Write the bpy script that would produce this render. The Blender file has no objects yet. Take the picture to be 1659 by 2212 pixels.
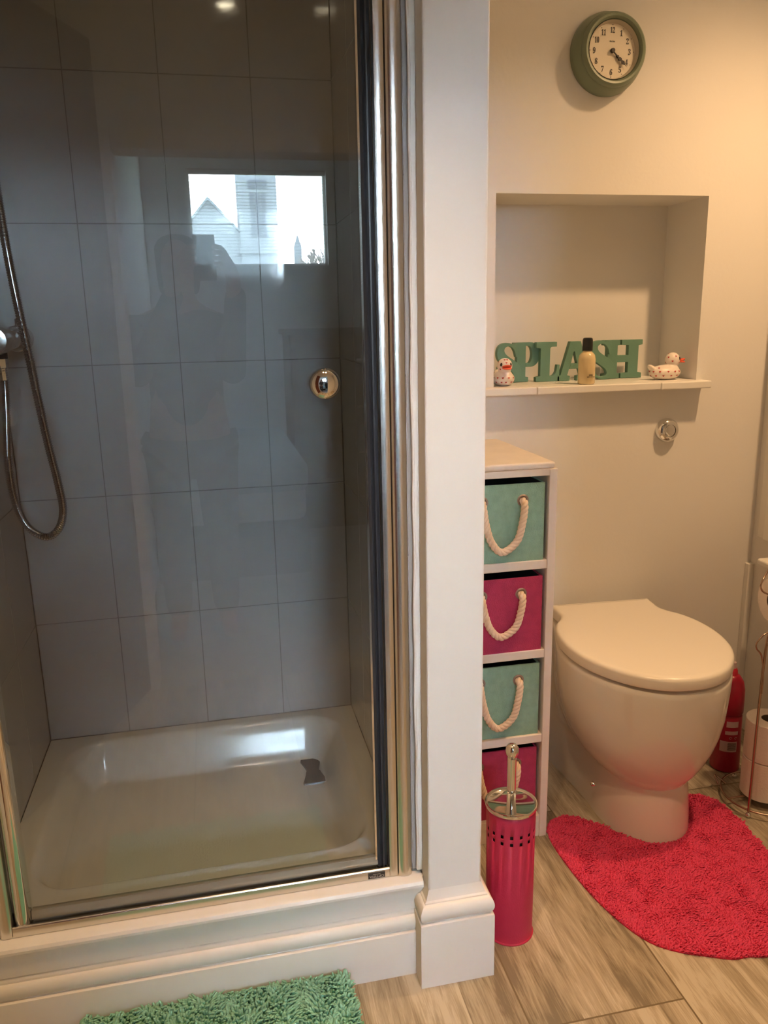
import bpy, bmesh, math, random
from mathutils import Vector, Matrix, noise
PI = math.pi
random.seed(7)
SC = bpy.context.scene
C = SC.collection

# ------------------------------------------------------------------ camera, world, light, exposure
cam_d = bpy.data.cameras.new('camera')
cam_d.sensor_fit = 'VERTICAL'; cam_d.sensor_height = 36.0
cam_d.lens = 1727.0 / 2212.0 * 36.0
cam_d.clip_start = 0.02; cam_d.clip_end = 300
cam = bpy.data.objects.new('camera', cam_d); C.objects.link(cam)
YAW, PITCH, ROLL = 0.2088, 0.2375, -0.0200
_F = Vector((math.sin(YAW), math.cos(YAW), 0)); _R = Vector((math.cos(YAW), -math.sin(YAW), 0)); _U = Vector((0, 0, 1))
_F2 = _F*math.cos(PITCH) - _U*math.sin(PITCH); _U2 = _U*math.cos(PITCH) + _F*math.sin(PITCH)
_R2 = _R*math.cos(ROLL) + _U2*math.sin(ROLL); _U3 = _U2*math.cos(ROLL) - _R*math.sin(ROLL)
cam.matrix_world = Matrix(((_R2.x, _U3.x, -_F2.x, 0), (_R2.y, _U3.y, -_F2.y, 0), (_R2.z, _U3.z, -_F2.z, 1.2), (0, 0, 0, 1)))
SC.camera = cam

SC.view_settings.view_transform = 'Standard'
SC.view_settings.look = 'None'
SC.view_settings.gamma = 1.0
SC.view_settings.use_curve_mapping = False
SC.view_settings.exposure = 0.0

SKY = 112.0                    # overcast daylight outside the bedroom window
w = bpy.data.worlds.new('overcast_sky'); SC.world = w; w.use_nodes = True
bg = w.node_tree.nodes['Background']
bg.inputs[0].default_value = (0.74, 0.89, 1.0, 1); bg.inputs[1].default_value = SKY

LAMP_COL = (1.0, 0.60, 0.285)
LAMPS = [(0.138, 0.73, 50.0, 78), (0.412, 0.66, 50.0, 78), (1.40, 1.30, 66.0, 136)]     # x, y, watts, beam angle of the three ceiling downlights
CEIL = 2.25
BEDCEIL = 2.45

# ------------------------------------------------------------------ materials
def nt(name):
    m = bpy.data.materials.new(name); m.use_nodes = True
    t = m.node_tree; return m, t, t.nodes['Principled BSDF'], t.nodes.new, t.links.new

def mat(name, col, rough=0.5, metal=0.0, bump=0.0, bscale=40.0, var=0.0, vscale=8.0, coat=0.0, spec=0.5, col2=None, stretch=None):
    m, t, b, N, L = nt(name)
    b.inputs['Base Color'].default_value = (*col, 1); b.inputs['Roughness'].default_value = rough
    b.inputs['Metallic'].default_value = metal; b.inputs['Coat Weight'].default_value = coat
    b.inputs['Specular IOR Level'].default_value = spec
    tc = N('ShaderNodeTexCoord'); src = tc.outputs['Object']
    if stretch:
        mp = N('ShaderNodeMapping'); mp.inputs['Scale'].default_value = stretch
        L(src, mp.inputs['Vector']); src = mp.outputs['Vector']
    if var or col2:
        n = N('ShaderNodeTexNoise'); n.inputs['Scale'].default_value = vscale; n.inputs['Detail'].default_value = 4
        L(src, n.inputs['Vector'])
        r = N('ShaderNodeValToRGB')
        c2 = col2 or tuple(max(0, c*(1-var)) for c in col)
        r.color_ramp.elements[0].position = 0.35; r.color_ramp.elements[1].position = 0.65
        r.color_ramp.elements[0].color = (*c2, 1); r.color_ramp.elements[1].color = (*col, 1)
        L(n.outputs['Fac'], r.inputs['Fac']); L(r.outputs['Color'], b.inputs['Base Color'])
    if bump:
        n2 = N('ShaderNodeTexNoise'); n2.inputs['Scale'].default_value = bscale; n2.inputs['Detail'].default_value = 3
        L(src, n2.inputs['Vector'])
        bp = N('ShaderNodeBump'); bp.inputs['Strength'].default_value = bump; bp.inputs['Distance'].default_value = 0.002
        L(n2.outputs['Fac'], bp.inputs['Height']); L(bp.outputs['Normal'], b.inputs['Normal'])
    return m

M = {}
M['wall'] = mat('cream_emulsion', (0.80, 0.79, 0.77), 0.85, bump=0.15, bscale=90)
M['gloss_paint'] = mat('white_gloss_paint', (0.84, 0.83, 0.80), 0.35, bump=0.12, bscale=25)
M['ceiling'] = mat('ceiling_paint', (0.80, 0.79, 0.77), 0.9)
M['bed_wall'] = mat('bedroom_paint', (0.80, 0.81, 0.83), 0.9)
M['tile'] = mat('glazed_white_tile', (0.60, 0.61, 0.63), 0.07, bump=0.10, bscale=18, coat=0.3)
M['grout'] = mat('grey_grout', (0.36, 0.36, 0.36), 0.9)
M['tray'] = mat('white_acrylic', (0.86, 0.87, 0.84), 0.16, var=0.06, vscale=5)
M['chrome'] = mat('polished_chrome', (0.80, 0.80, 0.80), 0.06, 1.0)
M['chrome_soft'] = mat('brushed_chrome', (0.78, 0.77, 0.76), 0.26, 1.0)
M['hose'] = mat('hose_steel', (0.52, 0.53, 0.54), 0.18, 1.0)
M['rubber'] = mat('black_rubber', (0.012, 0.012, 0.013), 0.5)
M['strip'] = mat('grey_drip_strip', (0.27, 0.26, 0.22), 0.3)
M['seal'] = mat('dark_seal', (0.03, 0.035, 0.045), 0.28)
M['ceramic'] = mat('vitreous_china', (0.82, 0.80, 0.77), 0.07, coat=0.4)
M['seat_grey'] = mat('seat_plastic', (0.55, 0.50, 0.44), 0.4)
M['lid'] = mat('lid_plastic', (0.86, 0.82, 0.76), 0.22)
M['cabinet'] = mat('cabinet_paint', (0.80, 0.73, 0.67), 0.5, bump=0.15, bscale=60, var=0.05, vscale=20)
M['mint'] = mat('mint_woven_card', (0.27, 0.47, 0.37), 0.85, bump=0.7, bscale=420, var=0.14, vscale=60)
M['pink_card'] = mat('pink_woven_card', (0.46, 0.035, 0.11), 0.85, bump=0.7, bscale=420, var=0.16, vscale=50)
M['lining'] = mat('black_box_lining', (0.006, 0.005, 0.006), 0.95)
M['rope'] = mat('cotton_rope', (0.78, 0.62, 0.48), 0.95, bump=0.5, bscale=500)
M['grommet'] = mat('antique_grommet', (0.36, 0.30, 0.26), 0.35, 0.9)
M['pink_metal'] = mat('pink_powder_coat', (0.50, 0.022, 0.075), 0.5, bump=0.25, bscale=300)
M['black'] = mat('black_hole', (0.004, 0.004, 0.004), 0.9)
M['rug'] = mat('pink_cotton_pile', (0.82, 0.085, 0.20), 0.95, var=0.18, vscale=160, spec=0.1)
M['rug_base'] = mat('rug_backing', (0.60, 0.035, 0.09), 0.95, spec=0.1)
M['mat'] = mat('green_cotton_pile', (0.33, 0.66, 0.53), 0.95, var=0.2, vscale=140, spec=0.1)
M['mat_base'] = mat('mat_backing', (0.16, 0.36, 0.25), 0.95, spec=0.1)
M['sign'] = mat('sea_green_paint', (0.13, 0.27, 0.21), 0.6, bump=0.2, bscale=120)
M['clock'] = mat('sage_plastic', (0.17, 0.215, 0.15), 0.38)
M['clock_face'] = mat('clock_dial', (0.80, 0.74, 0.62), 0.6)
M['clock_inner'] = mat('clock_inner_ring', (0.50, 0.46, 0.38), 0.5)
M['ink'] = mat('dark_brown_ink', (0.012, 0.008, 0.006), 0.5)
M['duck'] = mat('white_duck_rubber', (0.84, 0.76, 0.70), 0.35)
M['heart'] = mat('red_heart_print', (0.45, 0.02, 0.02), 0.5)
M['beak'] = mat('orange_beak', (0.72, 0.10, 0.04), 0.4)
M['eye'] = mat('black_eye_print', (0.01, 0.01, 0.012), 0.3)
M['soap'] = mat('pale_yellow_soap', (0.72, 0.58, 0.33), 0.25, coat=0.6)
M['cap'] = mat('black_bottle_cap', (0.008, 0.010, 0.009), 0.35)
M['cleaner'] = mat('dark_pink_plastic', (0.34, 0.006, 0.03), 0.3)
M['cleaner_cap'] = mat('red_plastic_nozzle', (0.45, 0.012, 0.03), 0.3)
M['print'] = mat('pale_label_print', (0.55, 0.42, 0.42), 0.5)
M['paper'] = mat('toilet_tissue', (0.86, 0.78, 0.74), 0.95, bump=0.5, bscale=260)
M['cardboard'] = mat('grey_cardboard', (0.16, 0.12, 0.09), 0.9)
M['copper_wire'] = mat('bronzed_wire', (0.42, 0.30, 0.24), 0.25, 1.0)
M['brown_door'] = mat('red_brown_wood', (0.14, 0.030, 0.014), 0.4, var=0.35, vscale=3, stretch=(30, 30, 1))
M['badge'] = mat('dark_badge', (0.03, 0.03, 0.035), 0.35)
M['badge_text'] = mat('silver_lettering', (0.55, 0.53, 0.50), 0.4)
M['shade'] = mat('drain_grey', (0.13, 0.145, 0.16), 0.35)
M['skin'] = mat('skin', (0.50, 0.30, 0.22), 0.6)
M['hair'] = mat('dark_hair', (0.03, 0.02, 0.015), 0.6)
M['jumper'] = mat('dark_jumper', (0.07, 0.08, 0.10), 0.9)
M['trousers'] = mat('dark_trousers', (0.06, 0.07, 0.10), 0.9)
M['phone'] = mat('phone_back', (0.05, 0.05, 0.055), 0.3)
M['stone'] = mat('church_stone', (0.095, 0.105, 0.115), 0.95, var=0.25, vscale=0.8)
M['slate'] = mat('slate_roof', (0.10, 0.12, 0.135), 0.8)
M['dark_opening'] = mat('louvre_dark', (0.035, 0.04, 0.05), 0.9)
M['bark'] = mat('bare_tree_bark', (0.10, 0.09, 0.08), 0.9)
M['grass'] = mat('grass_ground', (0.09, 0.13, 0.06), 0.95, var=0.3, vscale=0.5)
M['carpet'] = mat('bedroom_carpet', (0.42, 0.42, 0.43), 0.95)
M['duvet'] = mat('blue_duvet', (0.46, 0.62, 0.74), 0.9)
M['bedframe'] = mat('dark_bed_frame', (0.05, 0.035, 0.03), 0.5)
M['blind'] = mat('blind_slat', (0.55, 0.57, 0.58), 0.6)

def glass_mat(name, tint, f0):
    m = bpy.data.materials.new(name); m.use_nodes = True; t = m.node_tree; t.nodes.clear()
    N, L = t.nodes.new, t.links.new
    g = N('ShaderNodeNewGeometry'); d = N('ShaderNodeVectorMath'); d.operation = 'DOT_PRODUCT'
    L(g.outputs['Normal'], d.inputs[0]); L(g.outputs['Incoming'], d.inputs[1])
    a = N('ShaderNodeMath'); a.operation = 'ABSOLUTE'; L(d.outputs['Value'], a.inputs[0])
    s = N('ShaderNodeMath'); s.operation = 'SUBTRACT'; s.inputs[0].default_value = 1.0; L(a.outputs[0], s.inputs[1])
    p = N('ShaderNodeMath'); p.operation = 'POWER'; p.inputs[1].default_value = 5.0; L(s.outputs[0], p.inputs[0])
    k = N('ShaderNodeMath'); k.operation = 'MULTIPLY_ADD'; k.inputs[1].default_value = 1-f0; k.inputs[2].default_value = f0
    L(p.outputs[0], k.inputs[0])
    tr = N('ShaderNodeBsdfTransparent'); tr.inputs[0].default_value = (*tint, 1)
    gl = N('ShaderNodeBsdfGlossy'); gl.inputs['Roughness'].default_value = 0.0; gl.inputs['Color'].default_value = (1, 1, 1, 1)
    mx = N('ShaderNodeMixShader'); L(k.outputs[0], mx.inputs[0]); L(tr.outputs[0], mx.inputs[1]); L(gl.outputs[0], mx.inputs[2])
    o = N('ShaderNodeOutputMaterial'); L(mx.outputs[0], o.inputs[0])
    return m
M['glass'] = glass_mat('shower_glass', (0.90, 0.92, 0.93), 0.055)
M['pane'] = glass_mat('window_glass', (0.97, 0.98, 0.98), 0.04)

def emit(name, col, s):
    m, t, b, N, L = nt(name)
    b.inputs['Base Color'].default_value = (*col, 1)
    b.inputs['Emission Color'].default_value = (*col, 1); b.inputs['Emission Strength'].default_value = s
    return m
M['lamp'] = emit('lit_downlight', (1.0, 0.80, 0.52), 60.0)

def floor_mat():
    # wood-look porcelain planks: long along Y, grout lines, printed streaks
    m, t, b, N, L = nt('wood_look_plank_tile')
    tc = N('ShaderNodeTexCoord'); sx = N('ShaderNodeSeparateXYZ'); L(tc.outputs['Object'], sx.inputs[0])
    def mth(op, a, bb=None, c=None):
        n = N('ShaderNodeMath'); n.operation = op
        for i, v in enumerate((a, bb, c)):
            if v is None: continue
            if isinstance(v, (int, float)): n.inputs[i].default_value = v
            else: L(v, n.inputs[i])
        return n.outputs[0]
    PW, PL = 0.29, 0.58
    u = mth('DIVIDE', mth('SUBTRACT', sx.outputs['X'], 0.758 - 10*PW), PW)
    col_i = mth('FLOOR', u); fu = mth('FRACT', u)
    off = mth('MULTIPLY', mth('MODULO', col_i, 2.0), 0.56)
    v = mth('ADD', mth('DIVIDE', mth('SUBTRACT', sx.outputs['Y'], 1.056 - 10*PL), PL), off)
    v = mth('ADD', v, -0.56)
    row_i = mth('FLOOR', v); fv = mth('FRACT', v)
    du = mth('MULTIPLY', mth('MINIMUM', fu, mth('SUBTRACT', 1.0, fu)), PW)
    dv = mth('MULTIPLY', mth('MINIMUM', fv, mth('SUBTRACT', 1.0, fv)), PL)
    d = mth('MINIMUM', du, dv)
    gr = mth('LESS_THAN', d, 0.0017)
    # three printed boards across each tile
    bd = mth('FLOOR', mth('MULTIPLY', u, 3.0))
    cx = N('ShaderNodeCombineXYZ'); L(mth('MULTIPLY', bd, 3.17), cx.inputs[0]); L(mth('MULTIPLY', row_i, 1.73), cx.inputs[1])
    wn = N('ShaderNodeTexWhiteNoise'); wn.noise_dimensions = '2D'; L(cx.outputs[0], wn.inputs['Vector'])
    mp = N('ShaderNodeMapping'); mp.inputs['Scale'].default_value = (34, 5.0, 1); L(tc.outputs['Object'], mp.inputs['Vector'])
    va = N('ShaderNodeVectorMath'); va.operation = 'ADD'; L(mp.outputs[0], va.inputs[0])
    vs = N('ShaderNodeVectorMath'); vs.operation = 'SCALE'; vs.inputs['Scale'].default_value = 20; L(wn.outputs['Color'], vs.inputs[0])
    L(vs.outputs[0], va.inputs[1])
    n1 = N('ShaderNodeTexNoise'); n1.inputs['Scale'].default_value = 1.0; n1.inputs['Detail'].default_value = 7; n1.inputs['Roughness'].default_value = 0.62
    n1.inputs['Distortion'].default_value = 0.6
    L(va.outputs[0], n1.inputs['Vector'])
    mp2 = N('ShaderNodeMapping'); mp2.inputs['Scale'].default_value = (330, 14, 1); L(tc.outputs['Object'], mp2.inputs['Vector'])
    n2 = N('ShaderNodeTexNoise'); n2.inputs['Scale'].default_value = 1.0; n2.inputs['Detail'].default_value = 4; L(mp2.outputs[0], n2.inputs['Vector'])
    f = mth('ADD', mth('MULTIPLY', n1.outputs['Fac'], 0.68), mth('MULTIPLY', n2.outputs['Fac'], 0.32))
    f = mth('ADD', f, mth('MULTIPLY', mth('SUBTRACT', wn.outputs['Value'], 0.5), 0.17))
    r = N('ShaderNodeValToRGB'); e = r.color_ramp.elements
    e[0].position = 0.37; e[0].color = (0.215, 0.18, 0.13, 1)
    e[1].position = 0.62; e[1].color = (0.58, 0.53, 0.44, 1)
    x = e.new(0.46); x.color = (0.36, 0.305, 0.225, 1)
    x = e.new(0.55); x.color = (0.46, 0.40, 0.31, 1)
    L(f, r.inputs['Fac'])
    mx = N('ShaderNodeMix'); mx.data_type = 'RGBA'; L(gr, mx.inputs[0]); L(r.outputs['Color'], mx.inputs[6])
    mx.inputs[7].default_value = (0.17, 0.13, 0.08, 1)
    L(mx.outputs[2], b.inputs['Base Color'])
    b.inputs['Roughness'].default_value = 0.42
    h = mth('SUBTRACT', mth('MULTIPLY', f, 0.35), gr)
    bp = N('ShaderNodeBump'); bp.inputs['Strength'].default_value = 0.35; bp.inputs['Distance'].default_value = 0.002
    L(h, bp.inputs['Height']); L(bp.outputs['Normal'], b.inputs['Normal'])
    return m
M['floor'] = floor_mat()

# ------------------------------------------------------------------ object helpers
def tag(o, label=None, cat=None, group=None, kind=None):
    if label: o['label'] = label
    if cat: o['category'] = cat
    if group: o['group'] = group
    if kind: o['kind'] = kind
    return o
def thing(name, label, cat, loc=(0, 0, 0), rz=0.0, group=None):
    o = bpy.data.objects.new(name, None); C.objects.link(o); o.empty_display_size = 0.05
    o.location = loc; o.rotation_euler = (0, 0, rz)
    return tag(o, label, cat, group)
def link(name, me, m, parent=None, smooth=False, loc=None, sub=0, bev=0.0, seg=2):
    if m is not None and not me.materials: me.materials.append(m)
    o = bpy.data.objects.new(name, me); C.objects.link(o)
    if parent: o.parent = parent
    if loc is not None: o.location = loc
    if smooth:
        me.polygons.foreach_set('use_smooth', [True]*len(me.polygons))
    if bev:
        b = o.modifiers.new('bevel', 'BEVEL'); b.width = bev; b.segments = seg; b.limit_method = 'ANGLE'; b.angle_limit = math.radians(40)
    if sub:
        s = o.modifiers.new('sub', 'SUBSURF'); s.levels = sub; s.render_levels = sub
    return o
def from_bm(name, bm, m, parent=None, **k):
    me = bpy.data.meshes.new(name); bmesh.ops.recalc_face_normals(bm, faces=bm.faces); bm.to_mesh(me); bm.free()
    return link(name, me, m, parent, **k)
def from_py(name, vs, fs, m, parent=None, **k):
    me = bpy.data.meshes.new(name); me.from_pydata([tuple(v) for v in vs], [], fs); me.validate(); me.update()
    bm = bmesh.new(); bm.from_mesh(me); bmesh.ops.recalc_face_normals(bm, faces=bm.faces); bm.to_mesh(me); bm.free()
    return link(name, me, m, parent, **k)
def bx(bm, lo, hi):
    x0, y0, z0 = lo; x1, y1, z1 = hi
    v = [bm.verts.new(p) for p in ((x0,y0,z0),(x1,y0,z0),(x1,y1,z0),(x0,y1,z0),(x0,y0,z1),(x1,y0,z1),(x1,y1,z1),(x0,y1,z1))]
    for f in ((3,2,1,0),(4,5,6,7),(0,1,5,4),(1,2,6,5),(2,3,7,6),(3,0,4,7)): bm.faces.new([v[i] for i in f])
def box(name, lo, hi, m, parent=None, bev=0.0, **k):
    bm = bmesh.new(); bx(bm, lo, hi); return from_bm(name, bm, m, parent, bev=bev, **k)
def boxes(name, lst, m, parent=None, bev=0.0, **k):
    bm = bmesh.new()
    for lo, hi in lst: bx(bm, lo, hi)
    return from_bm(name, bm, m, parent, bev=bev, **k)
def lathe(name, prof, m, parent=None, loc=(0,0,0), axis='Z', n=48, smooth=True, **k):
    # prof: list of (r, h); axis Z up, or 'Y' meaning h runs toward -Y (out of a wall facing the viewer), or X
    vs, fs = [], []
    for r, h in prof:
        for i in range(n):
            a = 2*PI*i/n; c, s = r*math.cos(a), r*math.sin(a)
            vs.append((c, s, h) if axis == 'Z' else ((c, -h, s) if axis == 'Y' else (h, c, s)))
    for j in range(len(prof)-1):
        for i in range(n):
            i2 = (i+1) % n; fs.append((j*n+i, j*n+i2, (j+1)*n+i2, (j+1)*n+i))
    me = bpy.data.meshes.new(name); me.from_pydata(vs, [], fs)
    bm = bmesh.new(); bm.from_mesh(me); bmesh.ops.remove_doubles(bm, verts=bm.verts, dist=1e-6); bmesh.ops.recalc_face_normals(bm, faces=bm.faces)
    bm.to_mesh(me); bm.free()
    o = link(name, me, m, parent, smooth=False, loc=loc, **k)
    if smooth: shade(o)
    return o
def shade(o, ang=40):
    me = o.data; bm = bmesh.new(); bm.from_mesh(me)
    for f in bm.faces: f.smooth = True
    for e in bm.edges:
        if len(e.link_faces) == 2 and e.calc_face_angle(0) > math.radians(ang): e.smooth = False
    bm.to_mesh(me); bm.free()
def spline(pts, n=12):
    # Catmull-Rom through pts
    P = [Vector(p) for p in pts]; P = [2*P[0]-P[1]] + P + [2*P[-1]-P[-2]]; out = []
    for i in range(1, len(P)-2):
        a, b, c, d = P[i-1], P[i], P[i+1], P[i+2]
        for k in range(n):
            t = k/n
            out.append(0.5*((2*b)+(c-a)*t+(2*a-5*b+4*c-d)*t*t+(3*b-a-3*c+d)*t*t*t))
    out.append(P[-2]); return out
def resample(pts, step):
    out = [pts[0].copy()]; acc = 0.0
    for a, b in zip(pts, pts[1:]):
        L = (b-a).length
        if L < 1e-9: continue
        t = step-acc
        while t <= L: out.append(a+(b-a)*(t/L)); t += step
        acc = (acc+L) % step if L else acc
        acc = L-(t-step)
    return out
def frames(pts):
    T = [(pts[min(i+1, len(pts)-1)]-pts[max(i-1, 0)]).normalized() for i in range(len(pts))]
    n = T[0].orthogonal().normalized(); out = []
    for t in T:
        n = (n - t*n.dot(t)).normalized(); out.append((t, n, t.cross(n)))
    return out
def tube_geo(vs, fs, pts, rad, n=12, cap=True):
    fr = frames(pts); b0 = len(vs)
    for i, (p, (t, a, b)) in enumerate(zip(pts, fr)):
        r = rad(i) if callable(rad) else rad
        for k in range(n):
            th = 2*PI*k/n; vs.append(p + a*(r*math.cos(th)) + b*(r*math.sin(th)))
    for i in range(len(pts)-1):
        for k in range(n):
            k2 = (k+1) % n; fs.append((b0+i*n+k, b0+i*n+k2, b0+(i+1)*n+k2, b0+(i+1)*n+k))
    if cap:
        fs.append(tuple(b0+k for k in range(n))[::-1]); fs.append(tuple(b0+(len(pts)-1)*n+k for k in range(n)))
def tube(name, pts, rad, m, parent=None, n=12, sp=0, **k):
    P = [Vector(p) for p in pts]
    if sp: P = spline(P, sp)
    vs, fs = [], []; tube_geo(vs, fs, P, rad, n)
    o = from_py(name, vs, fs, m, parent, **k); shade(o); return o
def sweep(name, path, prof, m, parent=None, closed=False, bev=0.0):
    # path: 2D (x,y) corners; prof: (out, z) with `out` to the right-hand side of travel; mitred corners
    P = [Vector(p) for p in path]; n = len(P); vs, fs = [], []
    for i, p in enumerate(P):
        d0 = (P[i]-P[i-1]).normalized() if i > 0 else None; d1 = (P[i+1]-P[i]).normalized() if i < n-1 else None
        nn0 = Vector((d0.y, -d0.x)) if d0 else None; nn1 = Vector((d1.y, -d1.x)) if d1 else None
        if nn0 is None: off = nn1
        elif nn1 is None: off = nn0
        else: off = (nn0+nn1)/(1+nn0.dot(nn1))
        for o_, z in prof: vs.append((p.x+off.x*o_, p.y+off.y*o_, z))
    k = len(prof)
    for i in range(n-1):
        for j in range(k):
            j2 = (j+1) % k; fs.append((i*k+j, i*k+j2, (i+1)*k+j2, (i+1)*k+j))
    fs.append(tuple(range(k))); fs.append(tuple((n-1)*k+j for j in range(k)))
    o = from_py(name, vs, fs, m, parent); shade(o, 28); return o
def text_mesh(name, body, size, depth, m, parent=None, loc=(0,0,0), rot=(PI/2,0,0), offset=0.0, sx=1.0, sy=1.0, fit=None, bev=0.0, res=6):
    cu = bpy.data.curves.new(name, 'FONT'); cu.body = body; cu.size = size; cu.extrude = depth/2; cu.offset = offset
    cu.align_x = 'CENTER'; cu.align_y = 'CENTER'; cu.resolution_u = res; cu.bevel_depth = bev
    o = bpy.data.objects.new(name, cu); C.objects.link(o)
    dg = bpy.context.evaluated_depsgraph_get()
    me = bpy.data.meshes.new_from_object(o.evaluated_get(dg)); bpy.data.objects.remove(o); bpy.data.curves.remove(cu)
    me.name = name; me.materials.clear()
    xs = [v.co.x for v in me.vertices]; ys = [v.co.y for v in me.vertices]
    if xs:
        cx, cy = (min(xs)+max(xs))/2, (min(ys)+max(ys))/2
        if fit: sx, sy = fit[0]/max(1e-6, max(xs)-min(xs)), fit[1]/max(1e-6, max(ys)-min(ys))
        for v in me.vertices: v.co.x = (v.co.x-cx)*sx; v.co.y = (v.co.y-cy)*sy
    o = link(name, me, m, parent, loc=loc); o.rotation_euler = rot
    return o

# ------------------------------------------------------------------ the room shell
WY = 1.913                       # back wall plane
NX0, NX1, NZ0, NZ1, ND = 0.692, 1.255, 1.028, 1.483, 2.10     # niche opening and depth
RX = 1.47
def struct(o, label=None):
    o['kind'] = 'structure'
    return o
FL = struct(box('floor', (-0.75, -0.05, -0.02), (RX+0.06, WY+0.05, 0.0), M['floor']))
struct(boxes('wall_back', [((-0.55, WY, 0), (NX0, 2.16, CEIL)), ((NX1, WY, 0), (RX+0.05, 2.16, CEIL)),
                           ((NX0, WY, 0), (NX1, 2.16, NZ0-0.02)), ((NX0, WY, NZ1), (NX1, 2.16, CEIL)),
                           ((NX0, ND, NZ0-0.02), (NX1, 2.16, NZ1))], M['wall']))
struct(box('wall_right', (RX, -0.05, 0), (RX+0.08, WY, CEIL), M['wall']))
struct(box('wall_left', (-0.63, -0.05, 0), (-0.55, WY, CEIL), M['wall']))
struct(box('wall_partition', (0.324, 1.205, 0), (0.424, WY-0.001, CEIL-0.001), M['gloss_paint'], bev=0.004, seg=3))
struct(box('ceiling', (-0.75, -0.15, CEIL), (RX+0.1, 2.2, CEIL+0.08), M['ceiling']))
DX0, DX1, DH = -0.235, 0.52, 1.69
struct(boxes('wall_rear', [((-0.75, -0.15, 0), (DX0, -0.05, CEIL)), ((DX1, -0.15, 0), (RX+0.08, -0.05, CEIL)),
                           ((DX0, -0.15, DH), (DX1, -0.05, CEIL))], M['wall']))
struct(boxes('trim_1', [((DX0-0.06, -0.05, 0), (DX0, -0.035, DH+0.06)), ((DX1, -0.05, 0), (DX1+0.06, -0.035, DH+0.06)),
                        ((DX0, -0.05, DH), (DX1, -0.035, DH+0.06))], M['gloss_paint'], bev=0.003))

# shower walls: glazed tiles over a grout bed
TW, TH, TX0, TZ0 = 0.1912, 0.2988, -0.4455, 0.2146
SXL, SXR = -0.440, 0.305
def tiles(name, plane, a0, a1, off, at, nrm, z0=0.2146, z1=CEIL-0.003, label=None):
    # plane 'Y': tiles run in x, face -y at `at`;  'X': tiles run in y, face +-x
    G, TK = 0.0009, 0.008
    bm = bmesh.new()
    i = math.floor((a0-off)/TW)
    while off+i*TW < a1-1e-4:
        u0, u1 = max(a0, off+i*TW), min(a1, off+(i+1)*TW); i += 1
        if u1-u0 < 0.004: continue
        j = 0
        while z0+j*TH < z1:
            v0, v1 = z0+j*TH, min(z1, z0+(j+1)*TH); j += 1
            if plane == 'Y': bx(bm, (u0+G, at, v0+G), (u1-G, at+TK, v1-G))
            elif nrm > 0: bx(bm, (at-TK, u0+G, v0+G), (at, u1-G, v1-G))
            else: bx(bm, (at, u0+G, v0+G), (at+TK, u1-G, v1-G))
    o = from_bm(name, bm, M['tile'], bev=0.0008, seg=2)
    struct(o)
    if plane == 'Y': g = box('grout_bed', (a0, at+0.0009, z0-0.01), (a1, at+0.009, z1), M['grout'], o)
    elif nrm > 0: g = box('grout_bed', (at-0.009, a0, z0-0.01), (at-0.0009, a1, z1), M['grout'], o)
    else: g = box('grout_bed', (at+0.0009, a0, z0-0.01), (at+0.009, a1, z1), M['grout'], o)
    return o
tiles('wall_shower_back', 'Y', SXL, SXR, TX0, WY-0.010, -1)
tiles('wall_shower_right', 'X', 1.252, WY-0.010, WY-0.01-5*TW, SXR, -1)
tiles('wall_shower_left', 'X', 1.252, WY-0.010, WY-0.01-5*TW, SXL, 1)
struct(box('wall_shower_side', (-0.55, 1.232, 0.0), (SXL-0.0095, WY, CEIL), M['gloss_paint']))
struct(box('trim_2', (0.3125, 1.245, 0.205), (0.324, 1.2515, CEIL-0.003), M['gloss_paint'], bev=0.002, seg=3))   # tile edge strip
tube_pts = [(0.3135, 1.2445, 0.21 + i*0.05) for i in range(41)]
struct(tube('trim_3', [(x+0.0009*math.sin(i*1.7)+0.0006*math.sin(i*0.6), y, z) for i, (x, y, z) in enumerate(tube_pts)], 0.0022, M['gloss_paint'], n=8, sp=3))

# raised step under the shower with its moulded skirting
struct(box('wall_shower_step', (-0.55, 1.240, 0.0), (0.324, 1.290, 0.196), M['gloss_paint'], bev=0.002))
def ovolo(c, z, rx, rz_, a0=-62, a1=84, n=12): return [(c+rx*math.cos(math.radians(a0+(a1-a0)*i/n)), z+rz_*math.sin(math.radians(a0+(a1-a0)*i/n))) for i in range(n+1)]
sk = [(0.0, 0.0), (0.017, 0.0), (0.017, 0.089), (0.0165, 0.0915), (0.0150, 0.0925), (0.0112, 0.0930)]+ovolo(0.0052, 0.108, 0.0102, 0.0150)+[(0.0062, 0.1255), (0.0060, 0.1275), (0.0040, 0.1310), (0.0030, 0.1345), (0.0, 0.1348)]
struct(sweep('baseboard_shower', [(-0.55, 1.240), (0.3065, 1.240)], [(-0.0-o if False else o, z) for o, z in sk], M['gloss_paint']))
# rounded front edge of the tray upstand above the skirting
lip = [(0.0, 0.1345), (0.0035, 0.1345), (0.0040, 0.150), (0.0052, 0.166), (0.0085, 0.178), (0.0120, 0.1835), (0.0122, 0.1885), (0.0095, 0.1935), (0.004, 0.1965), (-0.03, 0.1985), (-0.03, 0.190), (0.0, 0.188)]
struct(sweep('trim_4', [(-0.55, 1.238), (0.3205, 1.238)], lip, M['gloss_paint']))
# skirting wrapped round the pillar
skp = [(0.0, 0.0), (0.0200, 0.0), (0.0200, 0.130), (0.0196, 0.1325), (0.0185, 0.1335), (0.0150, 0.1345)]+ovolo(0.0080, 0.1515, 0.0118, 0.0175)+[(0.0092, 0.1700), (0.0090, 0.1715), (0.0060, 0.1740), (0.0025, 0.184), (0.0, 0.192)]
struct(sweep('baseboard_pillar', [(0.324, 1.262), (0.324, 1.205), (0.424, 1.205), (0.424, 1.50)], [(o, z) for o, z in skp], M['gloss_paint'], bev=0.0012))

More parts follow.
